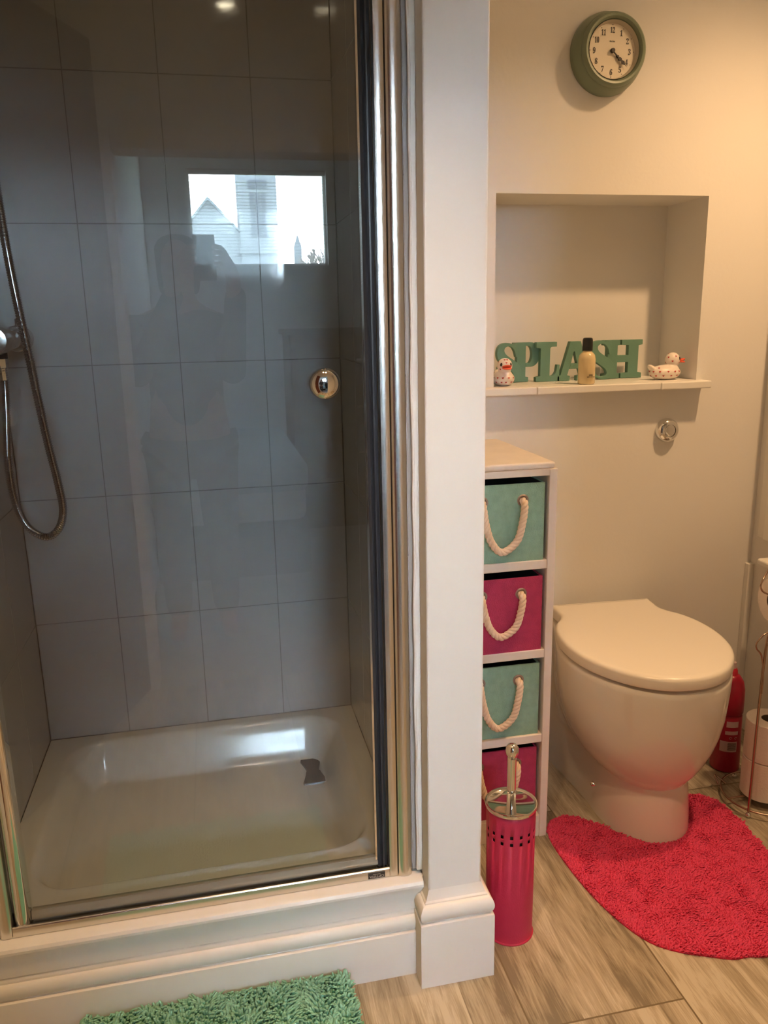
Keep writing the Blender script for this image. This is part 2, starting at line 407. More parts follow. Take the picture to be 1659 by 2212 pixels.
# niche shelf board, window-side ledges
def shelf():
    t = thing('niche_shelf', 'cream painted ledge board along the bottom of the wall niche', 'shelf', (0, 0, NZ0))
    xs = [0.60, 0.790, 1.128, 1.273]
    for a, b, nm in zip(xs, xs[1:], range(3)):
        z1 = -0.0006*nm
        boxes('board', [((a+0.0006, 1.868, -0.019+z1), (b-0.0006, WY, z1)), ((max(a+0.0006, NX0), WY-0.0005, -0.019+z1), (min(b-0.0006, NX1), ND, z1))], M['gloss_paint'], t, bev=0.003, seg=3)
    return t
shelf()
struct(boxes('trim_5', [((1.452, 1.895, 0.0), (RX, WY, 0.506))], M['gloss_paint'], bev=0.002))
struct(boxes('trim_6', [((1.452, 1.795, 0.59), (RX, 1.850, CEIL-0.002)), ((1.462, 1.850, 0.59), (RX, 1.885, CEIL-0.002))], M['gloss_paint'], bev=0.002))
t = thing('wall_ledge', 'white two-tier painted ledge running along the right wall by the toilet roll stand', 'ledge', (RX, 1.4, 0.5))
box('ledge_board', (-0.065, -0.9, 0.036), (-0.001, 0.405, 0.054), M['gloss_paint'], t, bev=0.006, seg=3)
box('upper_board', (-0.040, -0.9, 0.066), (-0.001, 0.385, 0.086), M['gloss_paint'], t, bev=0.006, seg=3)
box('apron', (-0.045, -0.9, -0.006), (-0.001, 0.385, 0.036), M['gloss_paint'], t)
box('riser', (-0.030, -0.9, 0.054), (-0.001, 0.375, 0.066), M['gloss_paint'], t)

# ------------------------------------------------------------------ ceiling downlights
for i, (x, y, pw, beam) in enumerate(LAMPS):
    lab = ['round ceiling downlight above the doorway, the left one of the pair', 'round ceiling downlight right of the one nearest the doorway jamb',
           'round ceiling downlight by the right wall near the toilet'][i]
    t = thing('ceiling_downlight', lab, 'ceiling light', (x, y, CEIL), group='ceiling downlights')
    lathe('lamp_ring', [(0.030, -0.0005), (0.044, -0.0005), (0.045, -0.004), (0.041, -0.009), (0.031, -0.009), (0.030, -0.0005)], M['chrome'], t, n=36)
    lathe('lamp_lens', [(0.0, -0.004), (0.029, -0.004), (0.029, -0.001)], M['lamp'], t, n=36)
    ld = bpy.data.lights.new('downlight_beam', 'SPOT'); ld.energy = pw; ld.color = LAMP_COL; ld.spot_size = math.radians(beam); ld.spot_blend = 1.0
    ld.shadow_soft_size = 0.032
    lo = bpy.data.objects.new('downlight_beam', ld); C.objects.link(lo); lo.parent = t; lo.location = (0, 0, -0.035)

# ------------------------------------------------------------------ bedroom behind the doorway, seen only in reflections
BY = -2.5
struct(box('floor_bedroom', (-0.39, BY, -0.02), (1.7, -0.05, 0.0), M['carpet']))
WX0, WX1, WZ0, WZ1 = -0.055, 0.755, 1.52, 2.06
struct(boxes('wall_bedroom_window', [((-0.39, BY-0.1, 0), (WX0, BY, BEDCEIL)), ((WX1, BY-0.1, 0), (1.7, BY, BEDCEIL)), ((WX0, BY-0.1, 0), (WX1, BY, WZ0)), ((WX0, BY-0.1, WZ1), (WX1, BY, BEDCEIL))], M['bed_wall']))
struct(box('wall_bedroom_left', (-0.39, BY, 0), (-0.31, -0.15, BEDCEIL), M['bed_wall']))
struct(box('wall_bedroom_right', (1.7, BY, 0), (1.78, -0.15, BEDCEIL), M['bed_wall']))
struct(boxes('wall_bedroom_front', [((RX+0.08, -0.16, 0), (1.7, -0.15, BEDCEIL)), ((-0.39, -0.16, CEIL), (RX+0.08, -0.15, BEDCEIL))], M['bed_wall']))
struct(box('ceiling_bedroom', (-0.39, BY-0.1, BEDCEIL), (1.78, -0.15, BEDCEIL+0.08), M['ceiling']))
W1 = bpy.data.objects.new('window_1', None); C.objects.link(W1); W1['kind'] = 'structure'; W1.location = (0.35, BY, 1.79)
boxes('window_frame', [((WX0-0.35, -0.07, -0.27), (WX0-0.335, -0.03, 0.27)), ((WX1-0.365, -0.07, -0.27), (WX1-0.35, -0.03, 0.27)),
                       ((WX0-0.35, -0.07, 0.255), (WX1-0.35, -0.03, 0.27)), ((WX0-0.35, -0.07, -0.27), (WX1-0.35, -0.03, -0.255))], M['gloss_paint'], W1)
box('pane', (WX0-0.34, -0.052, -0.26), (WX1-0.36, -0.048, 0.26), M['pane'], W1)
bl = thing('venetian_blind', 'half-raised blind with thin slats inside the bedroom window', 'blind', (0.35, BY-0.02, 2.05))
bm = bmesh.new()
for k in range(24): bx(bm, (-0.39, -0.008, -0.06-k*0.018), (0.39, 0.008, -0.0592-k*0.018))
s_ = from_bm('slat', bm, M['blind'], bl); s_['kind'] = 'stuff'
box('head_rail', (-0.395, -0.012, -0.018), (0.395, 0.012, 0.0), M['blind'], bl)
pl = bpy.data.lights.new('window_portal', 'AREA'); pl.shape = 'RECTANGLE'; pl.size = 0.80; pl.size_y = 0.53; pl.cycles.is_portal = True
po = bpy.data.objects.new('window_portal', pl); C.objects.link(po); po.location = (0.35, BY-0.09, 1.79); po.rotation_euler = (PI/2, 0, PI)

t = thing('bed', 'pale blue covered bed under the bedroom window, seen only mirrored', 'bed', (0.065, -1.80, 0))
box('bed_frame', (-0.36, -0.66, 0.0), (0.36, 0.62, 0.26), M['bedframe'], t, bev=0.01)
box('mattress', (-0.35, -0.65, 0.26), (0.35, 0.61, 0.44), M['gloss_paint'], t, bev=0.04)
box('duvet', (-0.365, -0.66, 0.40), (0.365, 0.63, 0.56), M['duvet'], t, bev=0.05, seg=4)
t = thing('chest_of_drawers', 'dark chest of drawers right of the bed beneath the bedroom window', 'chest of drawers', (0.90, -2.24, 0))
box('carcass', (-0.45, -0.24, 0.0), (0.45, 0.22, 1.12), M['bedframe'], t, bev=0.005)
box('top', (-0.47, -0.25, 1.12), (0.47, 0.24, 1.15), M['bedframe'], t, bev=0.004)
for k in range(4):
    dr = box('drawer', (-0.42, 0.22, 0.06+k*0.265), (0.42, 0.232, 0.30+k*0.265), M['bedframe'], t, bev=0.003)
    box('drawer_handle', (-0.08, 0.232, 0.175+k*0.265), (0.08, 0.25, 0.187+k*0.265), M['chrome'], dr)

D1 = bpy.data.objects.new('door_1', None); C.objects.link(D1); D1['kind'] = 'structure'; D1.location = (-0.262, -0.03, 0); D1.rotation_euler = (0, 0, math.radians(111))
box('door_leaf', (0.0, 0.0, 0.008), (0.72, 0.038, 1.97), M['brown_door'], D1, bev=0.003)
lathe('door_handle', [(0, 0), (0.012, 0), (0.012, 0.03), (0.026, 0.035), (0.028, 0.05), (0.02, 0.062), (0, 0.064)], M['chrome'], D1, loc=(0.66, 0.0, 1.0), axis='Y', n=24)

# church and what stands around it, beyond the window
struct(box('ground_outside', (-60, -120, -5.2), (60, -8, -5.0), M['grass']))
t = thing('church', 'grey stone church with a steep gable and a square tower', 'church', (2.0, -62.5, -5.0))
def prism(name, pts, y0, y1, m, parent):
    n = len(pts); vs = [(x, y0, z) for x, z in pts]+[(x, y1, z) for x, z in pts]
    fs = [tuple(range(n)), tuple(range(n, 2*n))]+[(i, (i+1) % n, n+(i+1) % n, n+i) for i in range(n)]
    return from_py(name, vs, fs, m, parent)
prism('nave_wall', [(-4.4, 0), (1.1, 0), (1.1, 12.6), (-1.25, 15.1), (-4.4, 11.7)], -9, -0.1, M['stone'], t)
prism('nave_roof', [(-4.8, 11.3), (-1.25, 15.35), (1.2, 12.75), (1.2, 12.6), (-1.25, 15.1), (-4.8, 11.1)], -9.2, 0.1, M['slate'], t)
tw = boxes('tower', [((1.0, -3.5, 0), (3.9, 0.2, 21.0)), ((0.9, -3.6, 11.2), (4.0, 0.3, 11.6))], M['stone'], t)
boxes('louvre', [((1.9+k*0.42, 0.2, 12.4), (2.15+k*0.42, 0.26, 15.6)) for k in range(3)]+[((1.75, 0.2, 15.9), (3.15, 0.26, 16.5))], M['dark_opening'], tw)
prism('arch_window', [(-1.9, 5), (-0.4, 5), (-0.4, 8.8), (-0.7, 9.7), (-1.15, 10.2), (-1.6, 9.7), (-1.9, 8.8)], -0.1, 0.0, M['dark_opening'], t)
t = thing('chimney_stack', 'pale pinnacle rising beside the church', 'pinnacle', (6.9, -58.5, -5.0))
prism('shaft', [(-0.25, 0), (0.25, 0), (0.25, 11.4), (0.0, 12.2), (-0.25, 11.4)], -0.3, 0.3, M['stone'], t)
t = thing('house', 'low house roof right of the church', 'house', (9.0, -60, -5.0))
box('house_wall', (-2.4, -4, 0), (4.5, 0, 8.2), M['stone'], t)
prism('house_roof', [(-2.6, 8.2), (4.7, 8.2), (3.6, 9.6), (-1.6, 9.6)], -4.1, 0.1, M['slate'], t)
t = thing('bare_tree', 'leafless tree standing right of the church', 'tree', (8.3, -56, -5.0))
vs, fs = [], []
def branch(p, d, L, r, n):
    q = p+d*L; tube_geo(vs, fs, [p, (p+q)/2, q], lambda i: r*(1-0.15*i), 5, cap=False)
    if n:
        for _ in range(4):
            dd = (d+Vector((random.uniform(-.75, .75), random.uniform(-.6, .6), random.uniform(-.1, .5)))).normalized()
            branch(q, dd, L*random.uniform(.6, .8), r*.62, n-1)
branch(Vector((0, 0, 0)), Vector((0, 0, 1)), 6.6, 0.22, 0); branch(Vector((0, 0, 6.4)), Vector((0, 0, 1)), 1.6, 0.18, 4)
from_py('trunk', vs, fs, M['bark'], t)

# ------------------------------------------------------------------ shower tray
def rrect(x, y, cx, cy, hx, hy, r):
    dx, dy = abs(x-cx)-(hx-r), abs(y-cy)-(hy-r)
    return math.hypot(max(dx, 0), max(dy, 0))+min(max(dx, dy), 0)-r
t = thing('shower_tray', 'white acrylic shower tray with a sunken rounded basin', 'shower tray', (-0.0675, 1.59, 0.1345))
vs, fs = [], []; nx, ny = 150, 130; X0, X1, Y0, Y1 = SXL+0.001, SXR-0.001, 1.291, WY-0.011
def tz(x, y):
    d = rrect(x, y, -0.066, 1.603, 0.325, 0.272, 0.09)
    s = max(0, min(1, -d/0.060)); s = s*s*(3-2*s)
    dr = math.hypot(x-0.18, y-1.76)
    e = max(0, min(1, 1-dr/0.55))
    return 0.0795-0.088*s-0.006*e*s
for j in range(ny+1):
    for i in range(nx+1):
        x, y = X0+(X1-X0)*i/nx, Y0+(Y1-Y0)*j/ny
        vs.append((x+0.0675, y-1.59, tz(x, y)))
for j in range(ny):
    for i in range(nx): a = j*(nx+1)+i; fs.append((a, a+1, a+nx+2, a+nx+1))
from_py('tray_basin', vs, fs, M['tray'], t, smooth=True)
pts = []
for k in range(48):
    a = 2*PI*k/48; c, s = math.cos(a), math.sin(a)
    r = 1.0/max(abs(c)/0.027, abs(s)/0.056)
    x, y = c*r, s*r
    x *= 0.55+0.55*(abs(y)/0.056)**1.4 + (0.12 if y < 0 else 0)
    pts.append((x, y))
bm = bmesh.new(); lo_ = [bm.verts.new((x, y, 0)) for x, y in pts]; hi_ = [bm.verts.new((x*0.94, y*0.97, 0.004)) for x, y in pts]
bm.faces.new(hi_)
for k in range(48): bm.faces.new((lo_[k], lo_[(k+1) % 48], hi_[(k+1) % 48], hi_[k]))
o = from_bm('drain_cover', bm, M['shade'], t); o.location = (0.182+0.0675, 1.762-1.59, -0.0142); tag(o, 'grey waisted drain cover')

# ------------------------------------------------------------------ shower enclosure: fixed frame and pivot door
t = thing('shower_enclosure', 'chrome shower enclosure frame fixed between the tiled wall and the pillar', 'shower enclosure', (0, 1.262, 0.1985))
# right jamb: flat strip, groove, half-round strip
H0, H1 = 0.0, CEIL-0.1985-0.12
def prof_post(name, pts, z0, z1, m, parent):
    n = len(pts); vs = [(x, y, z0) for x, y in pts]+[(x, y, z1) for x, y in pts]
    fs = [tuple(range(n)), tuple(range(n, 2*n))]+[(i, (i+1) % n, n+(i+1) % n, n+i) for i in range(n)]
    o = from_py(name, vs, fs, m, parent); shade(o, 30); return o
def arc(cx, cy, r, a0, a1, n): return [(cx+r*math.cos(math.radians(a0+(a1-a0)*i/n)), cy+r*math.sin(math.radians(a0+(a1-a0)*i/n))) for i in range(n+1)]
prof_post('jamb_strip', [(0.2625, 0.010), (0.2625, -0.012)]+[(0.2625+0.0145*i/8, -0.0125-0.0012*math.sin(PI*i/8)) for i in range(9)]+[(0.2770, 0.010)], 0.0, H1, M['chrome_soft'], t)
prof_post('jamb_post', [(0.2782, 0.020), (0.2782, -0.010)]+[(0.2915-0.0132*math.cos(PI*i/14), -0.0105-0.0085*math.sin(PI*i/14)) for i in range(15)]+[(0.3047, 0.020)], 0.0, H1, M['chrome_soft'], t)
prof_post('wall_channel', [(-0.4395, 0.020), (-0.4395, -0.012), (-0.436, -0.0145), (-0.412, -0.0145), (-0.409, -0.012), (-0.409, 0.020)], 0.0, H1, M['chrome_soft'], t)
prof_post('wall_channel', [(-0.4080, 0.014), (-0.4080, -0.010)]+[(-0.3980-0.0098*math.cos(PI*i/10), -0.0100-0.0035*math.sin(PI*i/10)) for i in range(11)]+[(-0.3880, 0.014)], 0.0, H1, M['chrome_soft'], t)
def xsweep(name, prof, x0, x1, m, parent):
    n = len(prof); vs = [(x0, y, z) for y, z in prof]+[(x1, y, z) for y, z in prof]
    fs = [tuple(range(n)), tuple(range(n, 2*n))]+[(i, (i+1) % n, n+(i+1) % n, n+i) for i in range(n)]
    o = from_py(name, vs, fs, m, parent); shade(o, 30); return o
xsweep('threshold_rail', [(0.024, 0.0), (-0.0125, 0.0), (-0.0130, 0.0020), (-0.0120, 0.0135)]+[(-0.0085+0.0035*math.cos(math.radians(190-i*12)), 0.0145+0.0035*math.sin(math.radians(190-i*12))) for i in range(9)]+[(0.0, 0.0135), (0.0, 0.008), (0.024, 0.008)], -0.3875, 0.2620, M['chrome_soft'], t)
xsweep('head_rail', [(0.020, H1-0.03), (-0.012, H1-0.03), (-0.012, H1), (0.020, H1)], -0.3875, 0.2620, M['chrome_soft'], t)
bd = box('badge', (0.2215, -0.01365, 0.0018), (0.2530, -0.0122, 0.0128), M['badge'], t)
tx = text_mesh('badge_lettering', 'OPTIMA', 0.009, 0.0002, M['badge_text'], bd, loc=(0.2372, -0.01385, 0.0058), rot=(PI/2, PI, 0), fit=(0.027, 0.0046))
tx = text_mesh('badge_small_lettering', 'SHOWERS', 0.004, 0.0002, M['badge_text'], bd, loc=(0.2372, -0.01385, 0.0103), rot=(PI/2, PI, 0), fit=(0.014, 0.0020))

d = thing('shower_door', 'hinged clear glass shower door with chrome edges and a round chrome knob', 'shower door', (0, 1.275, 0.207))
DZ1 = CEIL-0.207-0.155
box('glass_pane', (-0.362, -0.003, 0.010), (0.246, 0.003, DZ1), M['glass'], d)
# hinge side stile (half round) and bottom rail with drip strip, dark magnetic seal on the closing edge
prof_post('stile', [(-0.3855, 0.010), (-0.3855, -0.010)]+[(-0.3730-0.0120*math.cos(PI*i/14), -0.0105-0.0110*math.sin(PI*i/14)) for i in range(15)]+[(-0.3610, 0.010)], 0.004, DZ1, M['chrome'], d)
xsweep('bottom_rail', [(0.007, 0.006), (-0.0062, 0.006), (-0.0066, 0.010), (-0.0058, 0.0135), (-0.0035, 0.018), (-0.0031, 0.021), (0.007, 0.021)], -0.3600, 0.2440, M['strip'], d)
s = prof_post('door_seal', [(0.2435, 0.006), (0.2435, -0.005)]+[(0.2435+0.004*i, -0.0062-0.0022*(i % 2)) for i in range(1, 3)]+[(0.2535, -0.0105), (0.2560, -0.0105), (0.2560, -0.007), (0.2615, -0.006), (0.2615, 0.006)], 0.002, DZ1, M['seal'], d)
prof_post('edge_strip', [(0.2400, -0.0030), (0.2400, -0.0048), (0.2432, -0.0048), (0.2432, -0.0030)], 0.012, DZ1, M['chrome'], d)
kn = lathe('door_knob', [(0, 0.028), (0.012, 0.0275), (0.019, 0.0245), (0.0235, 0.0195), (0.0250, 0.013), (0.0235, 0.0085), (0.0235, 0.003), (0.0235, 0.0031), (0, 0.003)], M['chrome'], d, loc=(0.176, -0.0005, 1.102-0.207), axis='Y', n=56)
lathe('knob_back', [(0, -0.0031), (0.019, -0.0031), (0.019, -0.016), (0, -0.018)], M['chrome'], kn, axis='Y', n=40)

# ------------------------------------------------------------------ mixer bar, hose
t = thing('shower_mixer', 'chrome bar shower mixer on the left tiled wall', 'mixer valve', (-0.382, 1.72, 1.174))
def cyl(name, a, b, prof, m, parent, n=32):
    a, b = Vector(a), Vector(b); ax = (b-a); L = ax.length; q = ax.to_track_quat('Z', 'Y').to_matrix().to_4x4()
    vs, fs = [], []
    for r, h in prof:
        for i in range(n):
            th = 2*PI*i/n; vs.append(a+q.to_3x3() @ Vector((r*math.cos(th), r*math.sin(th), h*L)))
    for j in range(len(prof)-1):
        for i in range(n): i2 = (i+1) % n; fs.append((j*n+i, j*n+i2, (j+1)*n+i2, (j+1)*n+i))
    fs.append(tuple(range(n))); fs.append(tuple((len(prof)-1)*n+i for i in range(n)))
    o = from_py(name, vs, fs, m, parent); shade(o, 35); return o
cyl('mixer_body', (0, -0.075, 0), (0, 0.075, 0), [(0.019, 0), (0.0205, 0.03), (0.0205, 0.97), (0.019, 1)], M['chrome'], t)
cyl('control_knob', (0, -0.125, 0), (0, -0.077, 0), [(0.018, 0), (0.0255, 0.04), (0.0265, 0.30), (0.0265, 0.96), (0.024, 1)], M['chrome_soft'], t)
cyl('control_knob', (0, 0.077, 0), (0, 0.140, 0), [(0.024, 0), (0.0265, 0.04), (0.0265, 0.6), (0.024, 0.85), (0.014, 0.98), (0.004, 1)], M['chrome_soft'], t)
cyl('lever', (0, -0.045-0.055, 0.020), (0, -0.045-0.055, 0.042), [(0.0045, 0), (0.005, 1)], M['chrome'], t, 16)
cyl('lever', (0, 0.105, 0.020), (0, 0.105, 0.040), [(0.0045, 0), (0.005, 1)], M['chrome'], t, 16)
cyl('wall_elbow', (0, -0.055, 0), (-0.056, -0.055, 0), [(0.014, 0), (0.014, 0.7), (0.028, 0.72), (0.028, 0.98)], M['chrome'], t)
cyl('wall_elbow', (0, 0.055, 0), (-0.056, 0.055, 0), [(0.014, 0), (0.014, 0.7), (0.028, 0.72), (0.028, 0.98)], M['chrome'], t)
cyl('outlet', (0.0, -0.068, -0.018), (0.0, -0.068, -0.034), [(0.012, 0), (0.012, 1)], M['rubber'], t, 24)
hp = [(-0.382, 1.652, 1.124), (-0.3815, 1.652, 1.09), (-0.384, 1.645, 1.034), (-0.389, 1.635, 0.955), (-0.387, 1.63, 0.880), (-0.369, 1.625, 0.822), (-0.337, 1.62, 0.797),
      (-0.310, 1.615, 0.811), (-0.296, 1.61, 0.850), (-0.299, 1.605, 0.910), (-0.309, 1.60, 1.000), (-0.323, 1.60, 1.155), (-0.334, 1.60, 1.280), (-0.343, 1.61, 1.412), (-0.352, 1.64, 1.56), (-0.362, 1.70, 1.74), (-0.375, 1.76, 1.86)]
t = thing('shower_hose', 'ribbed chrome shower hose hanging in a loop below the mixer', 'hose', (-0.382, 1.652, 1.14))
P = resample(spline([Vector(p)-Vector((-0.382, 1.652, 1.14)) for p in hp], 24), 0.0011)
tube('hose_pipe', P, lambda i: 0.0079 if (i % 4) in (1, 2) else 0.0067, M['hose'], t, n=14)
lathe('hose_nut', [(0.0, 0.002), (0.0115, 0.002), (0.0125, -0.001), (0.0125, -0.014), (0.0105, -0.017), (0.0080, -0.017), (0.0085, -0.040), (0, -0.040)], M['chrome'], t, n=8, smooth=False)
t = thing('shower_head_rail', 'chrome riser rail high on the left tiled wall', 'rail', (-0.40, 1.76, 1.3))
tube('rail_pole', [(0, 0, 0.22), (0, 0, 0.75)], 0.009, M['chrome'], t, n=20)
for zz in (0.25, 0.72): cyl('rail_bracket', (0, 0, zz), (-0.040, 0, zz), [(0.012, 0), (0.012, 1)], M['chrome'], t)
sh = cyl('slider', (0, 0, 0.53), (0, 0, 0.59), [(0.016, 0), (0.018, 0.2), (0.018, 0.8), (0.016, 1)], M['chrome'], t)
cyl('shower_head', (0.02, -0.02, 0.57), (0.09, -0.10, 0.68), [(0.010, 0), (0.011, 0.6), (0.034, 0.85), (0.036, 1)], M['chrome'], t)

# ------------------------------------------------------------------ wall clock
t = thing('wall_clock', 'round sage green wall clock with a cream dial showing twenty-two past four', 'clock', (0.956, WY, 1.788))
lathe('clock_case', [(0.0, 0.0), (0.0875, 0.0), (0.0900, 0.004), (0.0885, 0.016), (0.0835, 0.031), (0.0800, 0.040), (0.0792, 0.0408), (0.0792, 0.0402)], M['clock'], t, axis='Y', n=96)
lathe('bezel', [(0.0790, 0.0390), (0.0790, 0.0440), (0.0768, 0.0500), (0.0725, 0.0535), (0.0680, 0.0525), (0.0640, 0.0470), (0.0622, 0.0400), (0.0615, 0.0330)], M['clock'], t, axis='Y', n=96)
lathe('inner_ring', [(0.0618, 0.046), (0.0585, 0.034), (0.0580, 0.0325), (0.0, 0.0325)], M['clock_inner'], t, axis='Y', n=96)
dial = lathe('dial', [(0.0, 0.0335), (0.0580, 0.0335), (0.0580, 0.0325)], M['clock_face'], t, axis='Y', n=96)
for k in range(1, 13):
    a = math.radians(30*k); r = 0.0440
    text_mesh('numeral', ''.join(chr(0x1D7CE+int(c)) for c in str(k)), 0.015, 0.0003, M['ink'], t, loc=(r*math.sin(a), -0.0342, r*math.cos(a)), fit=(0.0062*(1.75 if k > 9 else 1), 0.0125))
    lathe('hour_dot', [(0, 0.0343), (0.0009, 0.0343), (0.0009, 0.0335)], M['ink'], dial, axis='Y', n=8, loc=(0.0545*math.sin(a), 0, 0.0545*math.cos(a)))
text_mesh('dial_lettering', 'Acctim', 0.006, 0.0002, M['ink'], dial, loc=(0, -0.0340, 0.0205), fit=(0.0135, 0.0040))
def hand(name, L, wd, y, ang):
    pts = [(-0.0012, 0), (-0.0010, L*0.35), (-wd*0.5, L*0.55), (-wd*0.25, L*0.62), (-wd*0.6, L*0.72), (-0.0006, L*0.86), (0, L), (0.0006, L*0.86), (wd*0.6, L*0.72), (wd*0.25, L*0.62), (wd*0.5, L*0.55), (0.0010, L*0.35), (0.0012, 0)]
    a = math.radians(ang); ca, sa = math.cos(a), math.sin(a)
    P = [(x*ca+z*sa, -x*sa+z*ca) for x, z in pts]; n = len(P)
    vs = [(x, y, z) for x, z in P]+[(x, y-0.0007, z) for x, z in P]
    return from_py(name, vs, [tuple(range(n)), tuple(range(n, 2*n))]+[(i, (i+1) % n, n+(i+1) % n, n+i) for i in range(n)], M['ink'], t)
hand('hour_hand', 0.034, 0.0085, -0.0365, 131); hand('minute_hand', 0.050, 0.0080, -0.0385, 132)
lathe('hand_hub', [(0, 0.0425), (0.0045, 0.0420), (0.0052, 0.0400), (0.0052, 0.0355), (0, 0.0355)], M['ink'], t, axis='Y', n=28)

# ------------------------------------------------------------------ flush button
t = thing('flush_button', 'round chrome flush button on the wall above the toilet', 'flush button', (1.176, WY, 0.8975))
lathe('flush_plate', [(0, 0.0), (0.0315, 0.0), (0.0320, 0.006), (0.0300, 0.014), (0.0235, 0.0205), (0.0165, 0.0220), (0.0160, 0.0190), (0, 0.0190)], M['chrome'], t, axis='Y', n=64)
lathe('push_disc', [(0, 0.0225), (0.0120, 0.0222), (0.0150, 0.0212), (0.0152, 0.0185), (0, 0.0185)], M['chrome'], t, axis='Y', n=48)

# ------------------------------------------------------------------ word sign, soap bottle, ducks on the niche shelf
ZS = NZ0
t = thing('word_sign', 'sea green wooden word sign spelling SPLASH in chunky overlapping letters', 'word sign', (0.95, 2.03, ZS))
LET = [('S', 0.737, 0.806, 0), ('P', 0.790, 0.864, 1), ('L', 0.847, 0.914, 0), ('A', 0.908, 1.004, 0), ('S', 1.000, 1.074, 0), ('H', 1.048, 1.163, 1)]
def gl_box(*b): return b
for ch, x0, x1, back in LET:
    wd = x1-x0; cx = (x0+x1)/2-0.95; y = -0.006+0.0165*back; hgt = 0.103; dep = 0.0165
    def seg(name, polys):
        bm = bmesh.new()
        for P in polys:
            a = [bm.verts.new((cx+(px-0.5)*wd, y+dep/2, pz*hgt)) for px, pz in P]; b = [bm.verts.new((cx+(px-0.5)*wd, y-dep/2, pz*hgt)) for px, pz in P]
            bm.faces.new(a); bm.faces.new(b[::-1]); n = len(P)
            for i in range(n): bm.faces.new((a[i], a[(i+1) % n], b[(i+1) % n], b[i]))
        return from_bm(name, bm, M['sign'], t, bev=0.0008)
    def cr(cx_, cz_, r, a0, a1, n=6, ar=1.0):
        return [(cx_+r*ar*math.cos(math.radians(a0+(a1-a0)*i/n)), cz_+r*math.sin(math.radians(a0+(a1-a0)*i/n))) for i in range(n+1)]
    if ch == 'S':
        K = [(0.84,1.0,1),(0.84,0.64,1),(0.77,0.64,1),(0.72,0.78,0),(0.62,0.89,0),(0.48,0.925,0),(0.35,0.90,0),(0.29,0.83,0),(0.33,0.745,0),(0.45,0.67,0),(0.64,0.59,0),(0.85,0.49,0),(0.97,0.37,0),(1.0,0.25,0),(0.95,0.11,0),(0.82,0.02,0),(0.62,-0.01,0),(0.42,0.005,0),(0.28,0.06,0),(0.21,0.04,0),(0.15,0.0,1),(0.06,0.0,1),(0.06,0.40,1),(0.13,0.40,1),(0.19,0.23,0),(0.31,0.105,0),(0.46,0.065,0),(0.61,0.08,0),(0.70,0.15,0),(0.67,0.235,0),(0.55,0.315,0),(0.36,0.40,0),(0.15,0.50,0),(0.03,0.62,0),(0.0,0.75,0),(0.05,0.90,0),(0.20,0.99,0),(0.42,1.01,0),(0.58,0.985,0),(0.68,0.945,0),(0.75,1.0,1)]
        for _ in range(2):
            Q = []
            for i, (px, pz, c) in enumerate(K):
                q0, q1 = K[i-1], K[(i+1) % len(K)]
                if c: Q.append((px, pz, 1))
                else: Q += [(px*.75+q0[0]*.25, pz*.75+q0[1]*.25, 0), (px*.75+q1[0]*.25, pz*.75+q1[1]*.25, 0)]
            K = Q
        seg('letter', [[(a_, b_) for a_, b_, c_ in K]])
    elif ch == 'P':
        seg('letter', [[(0, 0), (0.57, 0), (0.57, 0.12), (0.46, 0.13), (0.46, 1.0), (0, 1.0), (0, 0.88), (0.12, 0.87), (0.12, 0.13), (0, 0.12)],
            [(0.46, 1.0), (0.66, 1.0)]+cr(0.66, 0.69, 0.31, 90, -90, 16, 1.1)+[(0.46, 0.38), (0.46, 0.47)]+cr(0.56, 0.69, 0.22, -90, 90, 14, 0.62)+[(0.46, 0.91)]])
    elif ch == 'L':
        seg('letter', [[(0.0, 0.0), (1.0, 0.0), (1.0, 0.42), (0.90, 0.42)]+cr(0.62, 0.30, 0.17, 0, -90, 6, 1.5)+[(0.58, 0.13), (0.58, 0.80)]+cr(0.66, 0.80, 0.08, 180, 90, 4)+[(0.86, 0.88), (0.86, 1.0), (0.0, 1.0), (0.0, 0.86), (0.18, 0.84), (0.18, 0.14), (0.0, 0.12)]])
    elif ch == 'A':
        seg('letter', [[(0.0, 0.0), (0.36, 0.0), (0.36, 0.12), (0.27, 0.13), (0.31, 0.30), (0.62, 0.30), (0.66, 0.13), (0.56, 0.12), (0.56, 0.0), (1.0, 0.0), (1.0, 0.12), (0.93, 0.14), (0.66, 1.0), (0.36, 1.0), (0.08, 0.14), (0.0, 0.12)][:9][:0] or
             [(0.0, 0.0), (0.38, 0.0), (0.38, 0.12), (0.30, 0.14), (0.345, 0.30), (0.40, 0.44), (0.47, 0.74), (0.52, 0.74), (0.36, 1.0), (0.09, 0.14), (0.0, 0.12)],
             [(0.345, 0.30), (0.66, 0.30), (0.62, 0.44), (0.40, 0.44)],
             [(0.36, 1.0), (0.50, 0.74), (0.585, 0.44), (0.64, 0.30), (0.69, 0.14), (0.58, 0.12), (0.58, 0.0), (1.0, 0.0), (1.0, 0.12), (0.93, 0.14), (0.68, 1.0)]])
    else:
        seg('letter', [[(0.0, 0.0), (0.42, 0.0), (0.42, 0.13), (0.36, 0.14), (0.36, 0.42), (0.64, 0.42), (0.64, 0.14), (0.46, 0.13), (0.46, 0.0), (1.0, 0.0), (1.0, 0.13), (0.90, 0.15), (0.90, 0.85), (1.0, 0.87), (1.0, 1.0), (0.46, 1.0), (0.46, 0.87), (0.64, 0.86), (0.64, 0.60), (0.36, 0.60), (0.36, 0.86), (0.42, 0.87), (0.42, 1.0), (0.0, 1.0), (0.0, 0.87), (0.1, 0.85), (0.1, 0.15), (0.0, 0.13)]])

